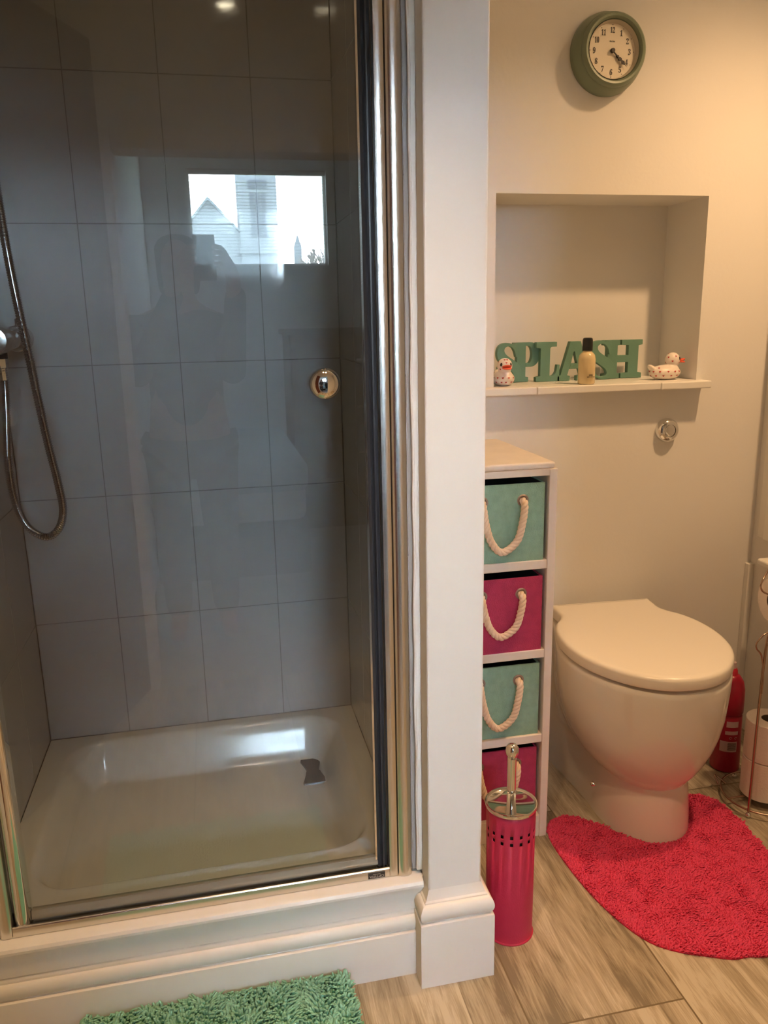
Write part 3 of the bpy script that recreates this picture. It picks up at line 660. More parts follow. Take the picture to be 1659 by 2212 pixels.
t = thing('lotion_bottle', 'small clear bottle of pale yellow lotion with a black screw cap', 'bottle', (0.936, 1.902, ZS))
lathe('bottle_body', [(0, 0), (0.0195, 0), (0.0215, 0.003), (0.0215, 0.062), (0.0195, 0.072), (0.0140, 0.0785), (0.0115, 0.080), (0.0115, 0.086), (0, 0.086)], M['soap'], t, n=48)
lathe('cap', [(0, 0.1150), (0.0090, 0.1150), (0.0118, 0.1130), (0.0128, 0.1080), (0.0130, 0.083), (0, 0.083)], M['cap'], t, n=40)
text_mesh('label_text', 'BUBBLE\nBODY LOTION', 0.006, 0.0003, M['ink'], t, loc=(0.002, -0.0216, 0.021), fit=(0.021, 0.0078))

def heart_geo(vs, fs, c, nrm, up, s):
    nrm = nrm.normalized(); u = (up-nrm*up.dot(nrm)).normalized(); r = u.cross(nrm)
    b = len(vs); n = 14
    for i in range(n):
        a = 2*PI*i/n; x = 16*math.sin(a)**3/17; y = (13*math.cos(a)-5*math.cos(2*a)-2*math.cos(3*a)-math.cos(4*a))/17
        vs.append(c+nrm*0.0005+r*(x*s)+u*(y*s))
    fs.append(tuple(range(b, b+n)))
def duck(loc, rz, label):
    # local: beak toward +X
    t = thing('rubber_duck', label, 'rubber duck', loc, rz, 'heart-patterned bath ducks')
    bm = bmesh.new()
    def ell(c, s, seg=28, rot=None):
        mt = Matrix.Translation(c) @ (rot or Matrix()) @ Matrix.Diagonal((*s, 1))
        bmesh.ops.create_uvsphere(bm, u_segments=seg, v_segments=18, radius=1, matrix=mt)
    ell((0, 0, 0.0180), (0.043, 0.029, 0.0200)); ell((0.014, 0, 0.024), (0.024, 0.022, 0.018)); ell((0.020, 0, 0.0500), (0.0195, 0.0190, 0.0200))
    ell((-0.036, 0, 0.030), (0.013, 0.014, 0.007), 20, Matrix.Rotation(0.6, 4, 'Y'))
    me = bpy.data.meshes.new('duck_body'); bm.to_mesh(me); bm.free()
    o = link('duck_body', me, M['duck'], t)
    rm = o.modifiers.new('remesh', 'REMESH'); rm.mode = 'VOXEL'; rm.voxel_size = 0.0016; rm.use_smooth_shade = True
    sm = o.modifiers.new('smooth', 'SMOOTH'); sm.factor = 0.6; sm.iterations = 6
    bm = bmesh.new()
    for sgn, tilt in ((1, -0.28), (-1, 0.12)):
        bmesh.ops.create_uvsphere(bm, u_segments=20, v_segments=12, radius=1, matrix=Matrix.Translation((0.043, 0, 0.0478+0.0022*sgn)) @ Matrix.Rotation(tilt, 4, 'Y') @ Matrix.Diagonal((0.0115, 0.0120, 0.0032, 1)))
    from_bm('beak', bm, M['beak'], t, smooth=True)
    for sgn in (-1, 1):
        dr = Vector((0.72, 0.66*sgn, 0.22)).normalized()
        c = Vector((0.020, 0, 0.050))+Vector((dr.x*0.0195, dr.y*0.019, dr.z*0.020))*0.985
        bm = bmesh.new(); bmesh.ops.create_uvsphere(bm, u_segments=14, v_segments=8, radius=1, matrix=Matrix.Translation(c) @ dr.to_track_quat('Z', 'Y').to_matrix().to_4x4() @ Matrix.Diagonal((0.0033, 0.0046, 0.0014, 1)))
        from_bm('eye', bm, M['eye'], t, smooth=True)
    vs, fs = [], []
    rnd = random.Random(3)
    for row, (zz, n, ph) in enumerate(((0.011, 13, 0), (0.0215, 13, 0.24), (0.0305, 8, 0.1))):
        for k in range(n):
            a = 2*PI*k/n+ph+rnd.uniform(-.08, .08); q = (zz-0.018)/0.0200; cr_ = math.sqrt(max(0.02, 1-q*q))
            c = Vector((0.043*cr_*math.cos(a), 0.029*cr_*math.sin(a), zz))
            if row == 2 and c.x > -0.01: continue
            nr = Vector((c.x/0.043**2, c.y/0.029**2, (zz-0.018)/0.0200**2))
            heart_geo(vs, fs, c*1.0+nr.normalized()*0.0002, nr, Vector((rnd.uniform(-.2, .2), rnd.uniform(-.2, .2), 1)), 0.0030)
    for k, (a, el) in enumerate(((0.25, 0.9), (0.9, -0.35), (1.5, 0.55), (1.9, -0.1), (2.6, 0.4), (3.1, -0.3), (3.7, 0.4), (4.3, -0.1), (4.8, 0.55), (5.4, -0.35), (6.0, 0.9), (0.0, 0.45), (3.1, 1.0))):
        dr = Vector((math.cos(a)*math.cos(el), math.sin(a)*math.cos(el), math.sin(el)))
        c = Vector((0.020, 0, 0.050))+Vector((dr.x*0.0195, dr.y*0.019, dr.z*0.020))
        heart_geo(vs, fs, c, dr, Vector((0, 0, 1)) if el < 0.95 else Vector((1, 0, 0.2)), 0.0028)
    o = from_py('heart_print', vs, fs, M['heart'], t); return t
duck((0.728, 1.947, ZS), -PI/2-0.12, 'white heart-patterned rubber duck at the left end of the niche, facing forward')
duck((1.184, 1.950, ZS), -0.10, 'white heart-patterned rubber duck at the right end of the niche, facing right')

# ------------------------------------------------------------------ cabinet with four rope-handled boxes
CX0, CX1, CY0, CY1 = 0.474, 0.706, 1.549, 1.909
t = thing('storage_tower', 'narrow cream painted shelf tower holding four rope-handled boxes', 'shelf unit', (CX0, CY0, 0))
Wd, Dp = CX1-CX0, CY1-CY0
box('side_panel', (0, 0, 0), (0.018, Dp, 0.885), M['cabinet'], t, bev=0.0015); box('side_panel', (Wd-0.018, 0, 0), (Wd, Dp, 0.885), M['cabinet'], t, bev=0.0015)
box('back_panel', (0.018, Dp-0.006, 0.04), (Wd-0.018, Dp, 0.872), M['cabinet'], t)
for z0, z1 in ((0.038, 0.058), (0.248, 0.268), (0.457, 0.477), (0.665, 0.685)): box('shelf', (0.0182, 0.0008, z0), (Wd-0.0182, Dp-0.006, z1), M['cabinet'], t, bev=0.0015)
box('plinth', (0.018, 0.004, 0.0), (Wd-0.018, 0.020, 0.038), M['cabinet'], t)
box('top_rail', (0.0182, 0.0008, 0.871), (Wd-0.0182, Dp-0.006, 0.885), M['cabinet'], t)
box('top_board', (0.003, 0.003, 0.885), (Wd-0.004, Dp, 0.899), M['cabinet'], t, bev=0.005, seg=4)
def rope_geo(path, R, r, pitch):
    P = resample(spline(path, 14), 0.0016); fr = frames(P); vs, fs = [], []
    for s in range(3):
        Q = []
        for i, (p, (tt, a, b)) in enumerate(zip(P, fr)):
            th = 2*PI*(i*0.0016/pitch+s/3.0); Q.append(p+a*(R*math.cos(th))+b*(R*math.sin(th)))
        tube_geo(vs, fs, Q, r, 9)
    return vs, fs
def make_box(label, z, h, m, group, loc_y=1.553, twist=0.0, sag=0.108):
    bw, bdp = 0.186, 0.30
    t = thing('storage_box', label, 'box', (CX0+0.0195+bw/2, loc_y, z), twist, group)
    bm = bmesh.new(); T = 0.004; x = bw/2
    # open-topped box, front panel with two eyelet holes
    holes = [(-0.0465, h-0.036), (0.0435, h-0.036)]
    def plate_with_holes():
        outer = [(-x, 0), (x, 0), (x, h), (-x, h)]
        # grid the front: strips between the holes
        R = 0.0085; n = 20
        rings = []
        for hx, hz in holes:
            rings.append([(hx+R*math.cos(2*PI*i/n), hz+R*math.sin(2*PI*i/n)) for i in range(n)])
        mid = (holes[0][0]+holes[1][0])/2
        for y in (0.0, T):
            for (hx, hz), ring, xa, xb in zip(holes, rings, (-x, mid), (mid, x)):
                rv = [bm.verts.new((px, y, pz)) for px, pz in ring]
                sq = []
                za, zb = hz-0.022, h
                for i in range(n):
                    a = 2*PI*i/n; c, s = math.cos(a), math.sin(a)
                    tx_ = (xb-hx)/c if c > 1e-9 else ((xa-hx)/c if c < -1e-9 else 1e9)
                    tz_ = (zb-hz)/s if s > 1e-9 else ((za-hz)/s if s < -1e-9 else 1e9)
                    k = min(tx_, tz_); sq.append((hx+c*k, hz+s*k))
                sv = [bm.verts.new((px, y, pz)) for px, pz in sq]
                for i in range(n): bm.faces.new((rv[i], rv[(i+1) % n], sv[(i+1) % n], sv[i]))
                # corners
                for cxn, czn in ((xa, za), (xb, za), (xb, zb), (xa, zb)):
                    best = None
                    for i in range(n):
                        p, q = sq[i], sq[(i+1) % n]
                        if (abs(p[0]-cxn) < 1e-6 and abs(q[1]-czn) < 1e-6) or (abs(p[1]-czn) < 1e-6 and abs(q[0]-cxn) < 1e-6): best = i
                    if best is not None:
                        bm.faces.new((sv[best], sv[(best+1) % n], bm.verts.new((cxn, y, czn))))
            v4 = [bm.verts.new(p) for p in ((-x, y, 0), (x, y, 0), (x, y, holes[0][1]-0.022), (-x, y, holes[0][1]-0.022))]
            bm.faces.new(v4)
        e = [(-x, 0), (x, 0), (x, h), (-x, h)]
        for i in range(4):
            (ax, az), (bx_, bz) = e[i], e[(i+1) % 4]
            bm.faces.new([bm.verts.new(p) for p in ((ax, 0, az), (bx_, 0, bz), (bx_, T, bz), (ax, T, az))])
    plate_with_holes()
    bx(bm, (-x, T, 0), (-x+T, bdp, h)); bx(bm, (x-T, T, 0), (x, bdp, h)); bx(bm, (-x, bdp-T, 0), (x, bdp, h)); bx(bm, (-x+T, T, 0), (x-T, bdp-T, T))
    o = from_bm('box_shell', bm, m, t)
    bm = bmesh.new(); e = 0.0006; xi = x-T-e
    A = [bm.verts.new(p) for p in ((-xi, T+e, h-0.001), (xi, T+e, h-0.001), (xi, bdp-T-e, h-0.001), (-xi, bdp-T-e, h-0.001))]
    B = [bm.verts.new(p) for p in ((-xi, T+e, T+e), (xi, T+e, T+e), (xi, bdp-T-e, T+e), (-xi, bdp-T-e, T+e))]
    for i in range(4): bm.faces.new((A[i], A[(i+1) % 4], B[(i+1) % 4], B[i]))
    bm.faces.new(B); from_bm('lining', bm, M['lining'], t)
    for hx, hz in holes:
        lathe('grommet', [(0.0075, 0.0), (0.0128, 0.0), (0.0130, 0.0012), (0.0112, 0.0026), (0.0090, 0.0022), (0.0078, 0.0006), (0.0075, -0.006), (0.0075, 0.0)], M['grommet'], t, loc=(hx, 0, hz), axis='Y', n=28)
    (ax, az), (bx_, bz) = holes
    path = [(ax, 0.012, az+0.001), (ax, 0.001, az-0.001), (ax-0.001, -0.009, az-0.009), (ax+0.004, -0.0115, az-sag*0.40), (ax+0.017, -0.0115, az-sag*0.78), ((ax+bx_)/2-0.004, -0.012, az-sag),
            (bx_-0.016, -0.0115, az-sag*0.80), (bx_-0.004, -0.0115, az-sag*0.42), (bx_+0.001, -0.009, az-0.009), (bx_, 0.001, bz-0.001), (bx_, 0.012, bz+0.001)]
    vs, fs = rope_geo([Vector(p) for p in path], 0.0037, 0.0046, 0.030)
    o = from_py('rope_handle', vs, fs, M['rope'], t); shade(o, 60)
    return t
g = 'rope-handled boxes in the shelf tower'
make_box('mint green box with a rope handle, topmost in the shelf tower', 0.6852, 0.171, M['mint'], g)
make_box('pink box with a rope handle, second from the top of the shelf tower', 0.4772, 0.171, M['pink_card'], g, loc_y=1.552, sag=0.092)
make_box('mint green box with a rope handle, just below the upper pink box', 0.2682, 0.174, M['mint'], g, loc_y=1.557, twist=-0.012)
make_box('pink rope-handled box, lowest in the shelf tower, behind the toilet brush', 0.0582, 0.174, M['pink_card'], g, loc_y=1.560, twist=-0.015, sag=0.098)

# ------------------------------------------------------------------ toilet
t = thing('toilet', 'cream back-to-wall toilet with its rounded lid closed', 'toilet', (0.990, WY, 0.0), -math.atan2(0.030, 0.48))
def outline(hwb, hwm, dm, F, n=44):
    L = []
    for i in range(n+1):
        s = i/n
        if s < 0.35:
            q = s/0.35; d_ = q*dm; w_ = hwb+(hwm-hwb)*(q*q*(3-2*q))
        else:
            a = (s-0.35)/0.65*PI/2; d_ = dm+(F-dm)*math.sin(a); w_ = hwm*math.cos(a)**0.92 if i < n else 0
        L.append((w_, d_))
    return L
secs = [(0.0, .142, .112, .30, .462), (0.03, .141, .111, .30, .460), (0.08, .138, .108, .30, .455), (0.115, .136, .105, .30, .4505), (0.132, .135, .1045, .30, .4475), (0.139, .134, .1085, .30, .4510), (0.150, .133, .1210, .297, .460), (0.167, .132, .1365, .291, .471),
        (0.19, .131, .1520, .285, .482), (0.22, .130, .1665, .280, .494), (0.255, .130, .1775, .277, .503), (0.295, .130, .1855, .275, .511), (0.335, .131, .189, .273, .515), (0.370, .132, .191, .272, .518), (0.394, .133, .192, .271, .519), (0.403, .133, .191, .271, .518), (0.408, .131, .187, .270, .514), (0.410, .127, .180, .27, .506)]
vs, fs = [], []; ring = 0
for z, hb, hm, dm, F in secs:
    o_ = outline(hb, hm, dm, F); pts = [(w_, d_) for w_, d_ in o_]+[(-w_, d_) for w_, d_ in reversed(o_[:-1])]
    ring = len(pts); vs += [(x, -d_-0.001, z) for x, d_ in pts]
for j in range(len(secs)-1):
    for i in range(ring): i2 = (i+1) % ring; fs.append((j*ring+i, j*ring+i2, (j+1)*ring+i2, (j+1)*ring+i))
fs.append(tuple(range(ring))); fs.append(tuple((len(secs)-1)*ring+i for i in range(ring)))
o = from_py('bowl', vs, fs, M['ceramic'], t); shade(o, 35)
lidpts = [(0.1405, 0.036), (0.1400, 0.050), (0.1380, 0.085), (0.1385, 0.108), (0.150, 0.135), (0.168, 0.160), (0.184, 0.200), (0.1925, 0.245), (0.194, 0.290), (0.190, 0.330), (0.180, 0.372), (0.164, 0.410), (0.140, 0.448), (0.108, 0.483), (0.070, 0.508), (0.034, 0.520), (0.0, 0.523)]
def lid_ring(k, z, inset):
    sp = spline([(p[0], p[1], 0) for p in lidpts[2:]], 4); o_ = [(lidpts[0][0], lidpts[0][1]), (lidpts[1][0], lidpts[1][1])]+[(p.x, p.y) for p in sp]
    pts = [Vector((a, b)) for a, b in o_]+[Vector((-a, b)) for a, b in reversed(o_[:-1])]
    c = Vector((0, 0.27)); out = []
    n = len(pts)
    for i, p in enumerate(pts):
        tn = (pts[(i+1) % n]-pts[i-1]).normalized(); nr = Vector((tn.y, -tn.x))
        if nr.dot(p-c) < 0 and abs((p-c).x) > 0: nr = -nr
        if i in (0, n-1): nr = Vector((0.7*(1 if p.x > 0 else -1), -0.7))
        out.append((p.x-nr.x*inset, -(p.y-nr.y*inset), z))
    return out
def lid_slab(name, layers, m):
    vs, fs = [], []
    for z, ins in layers: L = lid_ring(0, z, ins); n = len(L); vs += L
    for j in range(len(layers)-1):
        for i in range(n): i2 = (i+1) % n; fs.append((j*n+i, j*n+i2, (j+1)*n+i2, (j+1)*n+i))
    fs.append(tuple(range(n))); fs.append(tuple((len(layers)-1)*n+i for i in range(n)))
    o = from_py(name, vs, fs, m, t); shade(o, 50); return o
lid_slab('seat', [(0.4098, 0.020), (0.418, 0.020)], M['seat_grey'])
lid_slab('seat_lid', [(0.4165, 0.014), (0.4165, 0.003), (0.4175, 0.001), (0.4200, 0.0), (0.4375, 0.0005), (0.4410, 0.0015), (0.4440, 0.004), (0.4457, 0.0075), (0.4464, 0.013), (0.4465, 0.020)], M['lid'])
bc = lathe('bolt_cap', [(0, 0.008), (0.004, 0.0078), (0.0065, 0.005), (0.007, 0.0)], M['chrome'], t, axis='Z', n=20)
bc.location = (-0.1195, -0.318, 0.082); bc.rotation_euler = (0, -PI/2, 0)

# ------------------------------------------------------------------ toilet brush in its holder
t = thing('toilet_brush_holder', 'tall pink metal toilet brush canister with square cut-outs and a chrome handle', 'toilet brush', (0.513, 1.290, 0))
RB, HB = 0.0475, 0.283
# wall with punched squares: rows of columns, holes skipped
vs, fs = [], []; n = 96; zs = [0.0, 0.004]+[0.02, 0.10, 0.2215, 0.2290, 0.2365, 0.2440, HB-0.012, HB]
rr = lambda z: RB*(1.02 if z < 0.003 else (1.0-0.03*(1-z/HB)))
holes = set()
for k in range(16):
    for dk in (0, 1): holes.add((k*6+dk) % n)
for z in zs:
    for i in range(n): a = 2*PI*i/n; vs.append((rr(z)*math.cos(a), rr(z)*math.sin(a), z))
for j in range(len(zs)-1):
    for i in range(n):
        if j in (4, 6) and i in holes: continue
        i2 = (i+1) % n; fs.append((j*n+i, j*n+i2, (j+1)*n+i2, (j+1)*n+i))
me = bpy.data.meshes.new('canister'); me.from_pydata(vs, [], fs)
o = link('canister', me, M['pink_metal'], t, smooth=True); sd = o.modifiers.new('solid', 'SOLIDIFY'); sd.thickness = 0.0012; sd.offset = -1
lathe('inner_liner', [(0.041, 0.003), (0.043, 0.27)], M['black'], t, n=48)
lathe('base_ring', [(0, 0), (0.0478, 0), (0.0486, 0.0015), (0.0470, 0.0035), (0, 0.0036)], M['pink_metal'], t, n=64)
lathe('canister_lid', [(0, HB+0.0020), (0.0445, HB+0.0020), (0.0462, HB+0.0032), (0.0480, HB+0.0062), (0.0498, HB+0.0060), (0.0505, HB+0.0030), (0.0498, HB-0.0010), (0.0480, HB-0.003)], M['chrome'], t, n=80)
lathe('brush_handle', [(0, HB+0.002), (0.0088, HB+0.002), (0.0088, HB+0.099), (0.0075, HB+0.1005), (0.0090, HB+0.1030), (0.0118, HB+0.108), (0.0128, HB+0.1145), (0.0118, HB+0.1215), (0.0085, HB+0.1265), (0.004, HB+0.1290), (0, HB+0.1295)], M['chrome'], t, n=40)

# ------------------------------------------------------------------ rug, bath mat: backing + tufted pile
def inside(p, poly):
    x, y = p; c = False; n = len(poly); j = n-1
    for i in range(n):
        xi, yi = poly[i]; xj, yj = poly[j]
        if (yi > y) != (yj > y) and x < (xj-xi)*(y-yi)/(yj-yi)+xi: c = not c
        j = i
    return c
def pile(name, poly, z_of, h, sp, rad, m, parent, seed, lean=(0.3, -0.2)):
    rnd = random.Random(seed); vs, fs = [], []
    xs = [p[0] for p in poly]; ys = [p[1] for p in poly]
    y = min(ys); row = 0
    while y < max(ys):
        x = min(xs)+(sp/2 if row % 2 else 0)
        while x < max(xs):
            px, py = x+rnd.uniform(-.45, .45)*sp, y+rnd.uniform(-.45, .45)*sp
            if inside((px, py), poly):
                z = z_of(px, py); hh = h*rnd.uniform(0.75, 1.2)
                nz = noise.noise(Vector((px*30, py*30, seed)))*1.1; nz2 = noise.noise(Vector((px*30+9, py*30, seed)))*1.1
                lx = (lean[0]+nz+rnd.uniform(-.45, .45))*hh; ly = (lean[1]+nz2+rnd.uniform(-.45, .45))*hh
                a0 = rnd.uniform(0, 2*PI); b = len(vs); r = rad*rnd.uniform(.8, 1.25)
                for lv, (f, rf) in enumerate(((0, 0.9), (0.6, 1.1), (1.0, 0.55))):
                    q = f*f
                    for k in range(4):
                        a = a0+k*PI/2; vs.append((px+lx*q+r*rf*math.cos(a), py+ly*q+r*rf*math.sin(a), z+hh*f))
                for lv in range(2):
                    for k in range(4): k2 = (k+1) % 4; fs.append((b+lv*4+k, b+lv*4+k2, b+lv*4+4+k2, b+lv*4+4+k))
                fs.append((b+8, b+9, b+10, b+11))
            x += sp
        y += sp*0.87; row += 1
    me = bpy.data.meshes.new(name); me.from_pydata(vs, [], fs)
    return link(name, me, m, parent, smooth=True)
def flat(name, poly, z_of, th, m, parent):
    bm = bmesh.new(); bot = [bm.verts.new((x, y, z_of(x, y)*0)) for x, y in poly]; top = [bm.verts.new((x, y, z_of(x, y)+th)) for x, y in poly]
    bm.faces.new(top); bm.faces.new(bot[::-1]); n = len(poly)
    for i in range(n): bm.faces.new((bot[i], bot[(i+1) % n], top[(i+1) % n], top[i]))
    bmesh.ops.triangulate(bm, faces=[f for f in bm.faces if len(f.verts) > 4])
    return from_bm(name, bm, m, parent)
RC = Vector((0.94, 1.36))
rug_ctl = [(0.775, 1.606), (0.742, 1.598), (0.716, 1.568), (0.706, 1.510), (0.708, 1.420), (0.718, 1.330), (0.738, 1.250), (0.766, 1.190), (0.806, 1.155), (0.850, 1.134), (0.897, 1.114), (0.930, 1.112), (0.968, 1.104), (1.02, 1.110), (1.08, 1.135), (1.13, 1.190),
           (1.158, 1.28), (1.166, 1.37), (1.178, 1.47), (1.180, 1.540), (1.165, 1.585), (1.130, 1.612), (1.098, 1.612), (1.075, 1.590), (1.052, 1.55), (1.034, 1.495), (1.012, 1.470), (0.985, 1.458), (0.935, 1.460), (0.908, 1.470), (0.882, 1.500), (0.850, 1.547), (0.810, 1.590)]
sp_ = spline([(x, y, 0) for x, y in rug_ctl]+[(rug_ctl[0][0], rug_ctl[0][1], 0)], 4)[:-1]
rug_poly = [(p.x-RC.x, p.y-RC.y) for p in sp_]
t = thing('contour_rug', 'bright pink tufted U-shaped rug around the foot of the toilet', 'rug', (RC.x, RC.y, 0))
rz = lambda x, y: 0.0015
flat('rug_backing', rug_poly, rz, 0.0015, M['rug_base'], t)
pile('rug_pile', rug_poly, lambda x, y: rz(x, y), 0.0064, 0.0036, 0.0020, M['rug'], t, 5)
t = thing('bath_mat', 'sea green tufted cotton bath mat in front of the shower step', 'bath mat', (-0.05, 1.0, 0))
mat_poly = [(-0.244, 0.218), (-0.238, 0.2205), (0.0, 0.220), (0.150, 0.218), (0.219, 0.213), (0.224, 0.207), (0.233, 0.10), (0.243, -0.22), (0.236, -0.23), (-0.25, -0.23), (-0.256, -0.22)]
def mz(x, y):
    q = max(0, min(1, (y-0.10)/0.11)); return 0.001+0.032*q*q*(3-2*q)
gx = [-0.256+0.012*i for i in range(42)]; gy = [-0.23+0.0125*j for j in range(37)]
vs = [(x, y, mz(x, y)+0.003) for y in gy for x in gx if True]; nn = len(gx); fs = []
for j in range(len(gy)-1):
    for i in range(nn-1):
        if inside(((gx[i]+gx[i+1])/2, (gy[j]+gy[j+1])/2), mat_poly): a = j*nn+i; fs.append((a, a+1, a+nn+1, a+nn))
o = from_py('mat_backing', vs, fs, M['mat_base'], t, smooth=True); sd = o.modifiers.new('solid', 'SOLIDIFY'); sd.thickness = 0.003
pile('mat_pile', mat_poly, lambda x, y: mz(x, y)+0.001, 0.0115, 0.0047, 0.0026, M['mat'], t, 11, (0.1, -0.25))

# ------------------------------------------------------------------ cleaner bottle, roll stand, rolls
t = thing('cleaner_bottle', 'dark pink plastic cleaner bottle standing on the floor behind the toilet', 'bottle', (1.294, 1.715, 0), 0.1); t.scale = (1, 1, 0.945)
lathe('bottle_body', [(0, 0), (0.034, 0), (0.0375, 0.004), (0.0375, 0.040), (0.0355, 0.09), (0.034, 0.165), (0.0325, 0.172), (0.030, 0.174), (0, 0.174)], M['cleaner'], t, n=48)
lathe('sleeve', [(0, 0.175), (0.034, 0.175), (0.0355, 0.178), (0.0355, 0.215), (0.0345, 0.245), (0.030, 0.268), (0.020, 0.284), (0.014, 0.288), (0, 0.288)], M['cleaner'], t, n=48)
lathe('nozzle', [(0, 0.286), (0.0145, 0.286), (0.0130, 0.300), (0.0100, 0.306), (0, 0.307)], M['cleaner_cap'], t, n=32)
lathe('clear_overcap', [(0.0095, 0.300), (0.0085, 0.322), (0, 0.324)], M['print'], t, n=24)
def curved(name, a0, a1, z0, z1, r, m, n=12, parent=None):
    vs, fs = [], []
    for i in range(n+1):
        a = a0+(a1-a0)*i/n
        for z in (z0, z1): vs.append(((r+0.0004)*math.cos(a), (r+0.0004)*math.sin(a), z))
    for i in range(n): fs.append((2*i, 2*i+2, 2*i+3, 2*i+1))
    me = bpy.data.meshes.new(name); me.from_pydata(vs, [], fs); return link(name, me, m, parent)
A0 = -PI/2-0.72
lab = curved('label_panel', A0-0.45, A0+0.75, 0.066, 0.098, 0.0368, M['print'], parent=t)
bm = bmesh.new()
for k in range(9):
    z = 0.0715+k*0.0026; a = [A0+0.08+0.60*i/6 for i in range(7)]
    for i in range(6):
        v = [bm.verts.new((0.0374*math.cos(q), 0.0374*math.sin(q), zz)) for q, zz in ((a[i], z), (a[i+1], z), (a[i+1], z+0.0013), (a[i], z+0.0013))]; bm.faces.new(v)
from_bm('barcode', bm, M['ink'], lab)
curved('label_text_panel', A0-0.15, A0+0.80, 0.118, 0.129, 0.0352, M['print'], parent=t)
curved('label_text_panel', A0-0.10, A0+0.80, 0.140, 0.158, 0.0346, M['print'], parent=t)
for q, nm in ((A0+0.25, 0), (A0+0.62, 1)):
    bm = bmesh.new(); c = Vector((0.0364*math.cos(q), 0.0364*math.sin(q), 0.1085)); u = Vector((-math.sin(q), math.cos(q), 0))
    for i in range(14):
        a, a2 = i*5.2/14, (i+1)*5.2/14
        pp = [c+u*(r_*math.cos(b_))+Vector((0, 0, r_*math.sin(b_))) for b_, r_ in ((a, .0024), (a2, .0024), (a2, .0036), (a, .0036))]
        bm.faces.new([bm.verts.new(p) for p in pp])
    from_bm('recycling_symbol', bm, M['print'], t)

SXc, SYc = 1.292, 1.556
t = thing('toilet_roll_stand', 'thin bronzed wire stand holding spare toilet rolls beside the toilet', 'toilet roll stand', (SXc, SYc, 0))
def wire(name, pts, r=0.0026, sp=8): return tube(name, pts, r, M['copper_wire'], t, n=10, sp=sp)
wire('base_ring', [(0.098*math.cos(a*PI/16), 0.098*math.sin(a*PI/16), 0.018) for a in range(33)], 0.0026, 2)
wire('base_cross', [(-0.098, 0, 0.0175), (0.0, 0, 0.0175), (0.098, 0, 0.0175)], 0.0024, 4)
for k, a in enumerate((215, 335, 95)):
    c, s_ = math.cos(math.radians(a)), math.sin(math.radians(a)); R_ = 0.1005; px_, py_ = R_*c, R_*s_
    if k == 0:
        wire('upright', [(px_, py_, 0.016), (px_, py_, 0.20), (px_+0.001, py_, 0.36), (px_+0.006, py_+0.002, 0.455), (px_+0.02, py_+0.01, 0.478), (px_+0.05, py_+0.03, 0.484)], 0.0032)
        wire('scroll', [(px_+0.012, py_+0.004, 0.480), (px_-0.006, py_+0.002, 0.474), (px_-0.022, py_, 0.458), (px_-0.021, py_, 0.444), (px_-0.008, py_, 0.428), (px_-0.001, py_-0.001, 0.40), (px_, py_-0.005, 0.37), (px_, py_-0.0045, 0.33)], 0.0018)
    elif k == 1:
        wire('upright', [(px_, py_, 0.016), (px_, py_, 0.40), (px_-0.008, py_, 0.465), (px_-0.045, py_+0.02, 0.484), (0.0, 0.0, 0.486)], 0.0028)
    bm = bmesh.new(); bmesh.ops.create_uvsphere(bm, u_segments=20, v_segments=12, radius=0.0068, matrix=Matrix.Translation((px_, py_, 0.0068))); from_bm('foot', bm, M['chrome'], t, smooth=True)
wire('foot_curl', [(-0.062, 0.062, 0.016), (-0.078, 0.080, 0.030), (-0.088, 0.072, 0.036), (-0.086, 0.058, 0.020)], 0.0022)
wire('roll_arm', [(0.0, 0.0, 0.484), (0.03, 0.062, 0.50), (0.02, 0.066, 0.60), (0.0, 0.050, 0.628), (-0.03, 0.020, 0.606), (-0.058, 0.0, 0.590), (-0.066, -0.004, 0.572), (-0.052, -0.004, 0.556), (-0.02, -0.004, 0.549), (0.085, -0.004, 0.548)], 0.0022)
def roll(loc, rot, label, flap=True, hgt=0.100):
    t = thing('toilet_roll', label, 'toilet roll', loc, 0, 'white toilet rolls'); t.rotation_euler = rot
    lathe('paper', [(0.0205, 0.0), (0.0530, 0.0), (0.0545, 0.0015), (0.0545, hgt-0.0015), (0.0530, hgt), (0.0205, hgt)], M['paper'], t, n=56)
    lathe('core', [(0.0206, 0.0), (0.0206, hgt), (0.0192, hgt), (0.0192, 0.0), (0.0206, 0.0)], M['cardboard'], t, n=36)
    if flap:
        a = math.radians(206); c, s = math.cos(a), math.sin(a)
        vs = [(0.0548*c, 0.0548*s, z) for z in (0.001, hgt-0.001)]
        vs += [(0.0600*c-0.008*s*0, 0.0600*s+0.014, z) for z in (0.012, hgt-0.001)]+[(0.0655*c, 0.0655*s+0.028, z) for z in (0.016, hgt-0.001)]
        from_py('loose_sheet', vs, [(0, 2, 3, 1), (2, 4, 5, 3)], M['paper'], t)
    return t
roll((SXc, SYc, 0.0215), (0, 0, 0), 'spare white toilet roll at the bottom of the wire stand', False)
roll((SXc, SYc, 0.1235), (0, 0, 0.35), 'spare toilet roll with a loose end, upper one in the wire stand')
t = roll((SXc-0.030, SYc-0.004, 0.532), (0, PI/2, 0), 'toilet roll in use hanging on the wire stand arm', False, 0.095)
from_py('loose_sheet', [(z_, y_, x_) for z_ in (0.0, 0.095) for x_, y_ in ()] or [(0.0, -0.0555, 0.0), (0.0, -0.0555, 0.095), (0.035, -0.0570, 0.001), (0.035, -0.0570, 0.095), (0.058, -0.0600, -0.010), (0.066, -0.0600, 0.092)], [(0, 2, 3, 1), (2, 4, 5, 3)], M['paper'], t)

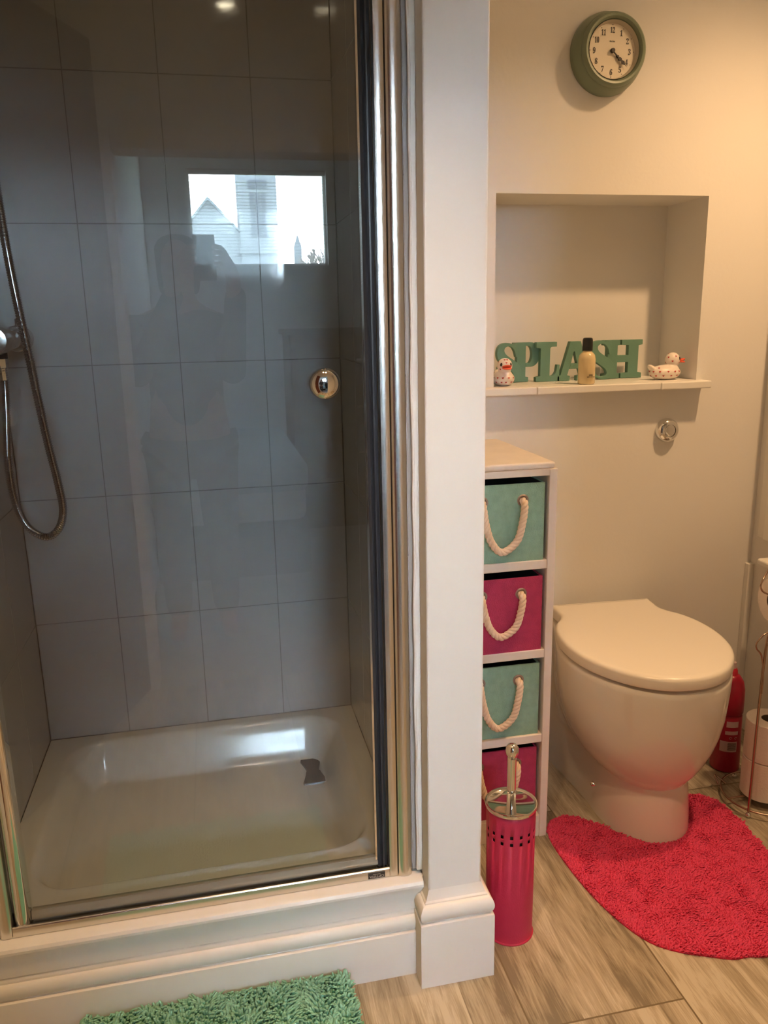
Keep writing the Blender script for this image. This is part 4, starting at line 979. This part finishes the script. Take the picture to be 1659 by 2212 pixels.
# ------------------------------------------------------------------ the person taking the photograph (seen mirrored in the shower door)
PX, PY = -0.085, -0.50
t = thing('person', 'person in dark clothes standing and holding up a phone, mirrored in the shower door', 'person', (PX, PY, 0))
def skin(name, verts, edges, rad, m, parent, sub=2, root=0):
    me = bpy.data.meshes.new(name); me.from_pydata(verts, edges, []); o = link(name, me, m, parent)
    sk_ = o.modifiers.new('skin', 'SKIN'); sk_.use_smooth_shade = True
    for i, r in enumerate(rad):
        v = me.skin_vertices[0].data[i]; v.radius = r if isinstance(r, tuple) else (r, r); v.use_root = (i == root)
    s = o.modifiers.new('sub', 'SUBSURF'); s.levels = sub; s.render_levels = sub; return o
def mk_body():
    V, E, R = [], [], []
    def add(p, r, par=None):
        V.append(p); R.append(r)
        if par is not None: E.append((par, len(V)-1))
        return len(V)-1
    pel = add((0, 0, 0.80), (0.14, 0.10)); ch = add((0, 0.0, 1.00), (0.12, 0.09), pel); sh_ = add((0, 0, 1.17), (0.13, 0.085), ch)
    nk = add((0, 0.01, 1.27), 0.048, sh_); jaw = add((0, 0.03, 1.335), (0.060, 0.070), nk); hd = add((0, 0.02, 1.42), (0.078, 0.092), jaw); tp = add((0, 0.012, 1.49), (0.055, 0.062), hd)
    add((0, 0.122, 1.385), 0.013, hd)
    for s in (-1, 1):
        hp_ = add((s*0.085, 0, 0.74), 0.085, pel); kn_ = add((s*0.09, 0.01, 0.41), 0.055, hp_); an = add((s*0.09, -0.01, 0.09), 0.036, kn_); add((s*0.10, 0.12, 0.035), 0.030, an)
        so = add((s*0.150, 0, 1.185), 0.050, sh_); el = add((s*0.165, 0.14, 1.00), 0.038, so); fx = s*0.052+0.095
        wr = add((fx+s*0.035, 0.335, 1.335), 0.024, el); pm = add((fx+s*0.012, 0.360, 1.385), (0.020, 0.030), wr)
        for k in range(4):
            b_ = add((fx-s*0.002, 0.375, 1.375+0.017*k), 0.0085, pm); c_ = add((fx-s*0.016, 0.392, 1.376+0.017*k), 0.0078, b_); add((fx-s*0.030, 0.388, 1.376+0.017*k), 0.007, c_)
        th_ = add((fx+s*0.002, 0.352, 1.362), 0.0095, pm); add((fx-s*0.020, 0.350, 1.372), 0.0085, th_)
    return V, E, R
V, E, R = mk_body()
skin('body', V, E, R, M['skin'], t)
V = [(0, 0, 0.76), (0, 0, 1.00), (0, 0, 1.175), (0, 0.005, 1.245)]; E = [(0, 1), (1, 2), (2, 3)]; R = [(0.155, 0.115), (0.135, 0.105), (0.145, 0.098), 0.060]
for s in (-1, 1):
    b = len(V); V += [(s*0.155, 0, 1.190), (s*0.165, 0.14, 1.002), ((s*0.087+0.095)+s*0.006, 0.315, 1.312)]; E += [(2, b), (b, b+1), (b+1, b+2)]; R += [0.060, 0.050, 0.036]
skin('jumper', V, E, R, M['jumper'], t)
V = [(0, 0, 0.80)]; E = []; R = [(0.150, 0.112)]
for s in (-1, 1): b = len(V); V += [(s*0.088, 0, 0.72), (s*0.09, 0.01, 0.41), (s*0.09, -0.008, 0.07)]; E += [(0, b), (b, b+1), (b+1, b+2)]; R += [0.095, 0.068, 0.052]
skin('trousers', V, E, R, M['trousers'], t)
skin('hair', [(0, -0.045, 1.30), (0, -0.030, 1.37), (0, -0.014, 1.455), (0, 0.010, 1.492)], [(0, 1), (1, 2), (2, 3)], [(0.062, 0.045), (0.082, 0.060), (0.086, 0.078), (0.066, 0.070)], M['hair'], t, root=1)
t = thing('mobile_phone', 'dark mobile phone held upright in both hands', 'phone', (0.010, -0.125, 1.395))
box('phone_body', (-0.034, -0.004, -0.069), (0.034, 0.004, 0.069), M['phone'], t, bev=0.004, seg=3)
lathe('phone_lens', [(0, 0.001), (0.004, 0.001), (0.004, -0.001)], M['black'], t, axis='Y', n=16, loc=(-0.022, 0.0045, 0.055))
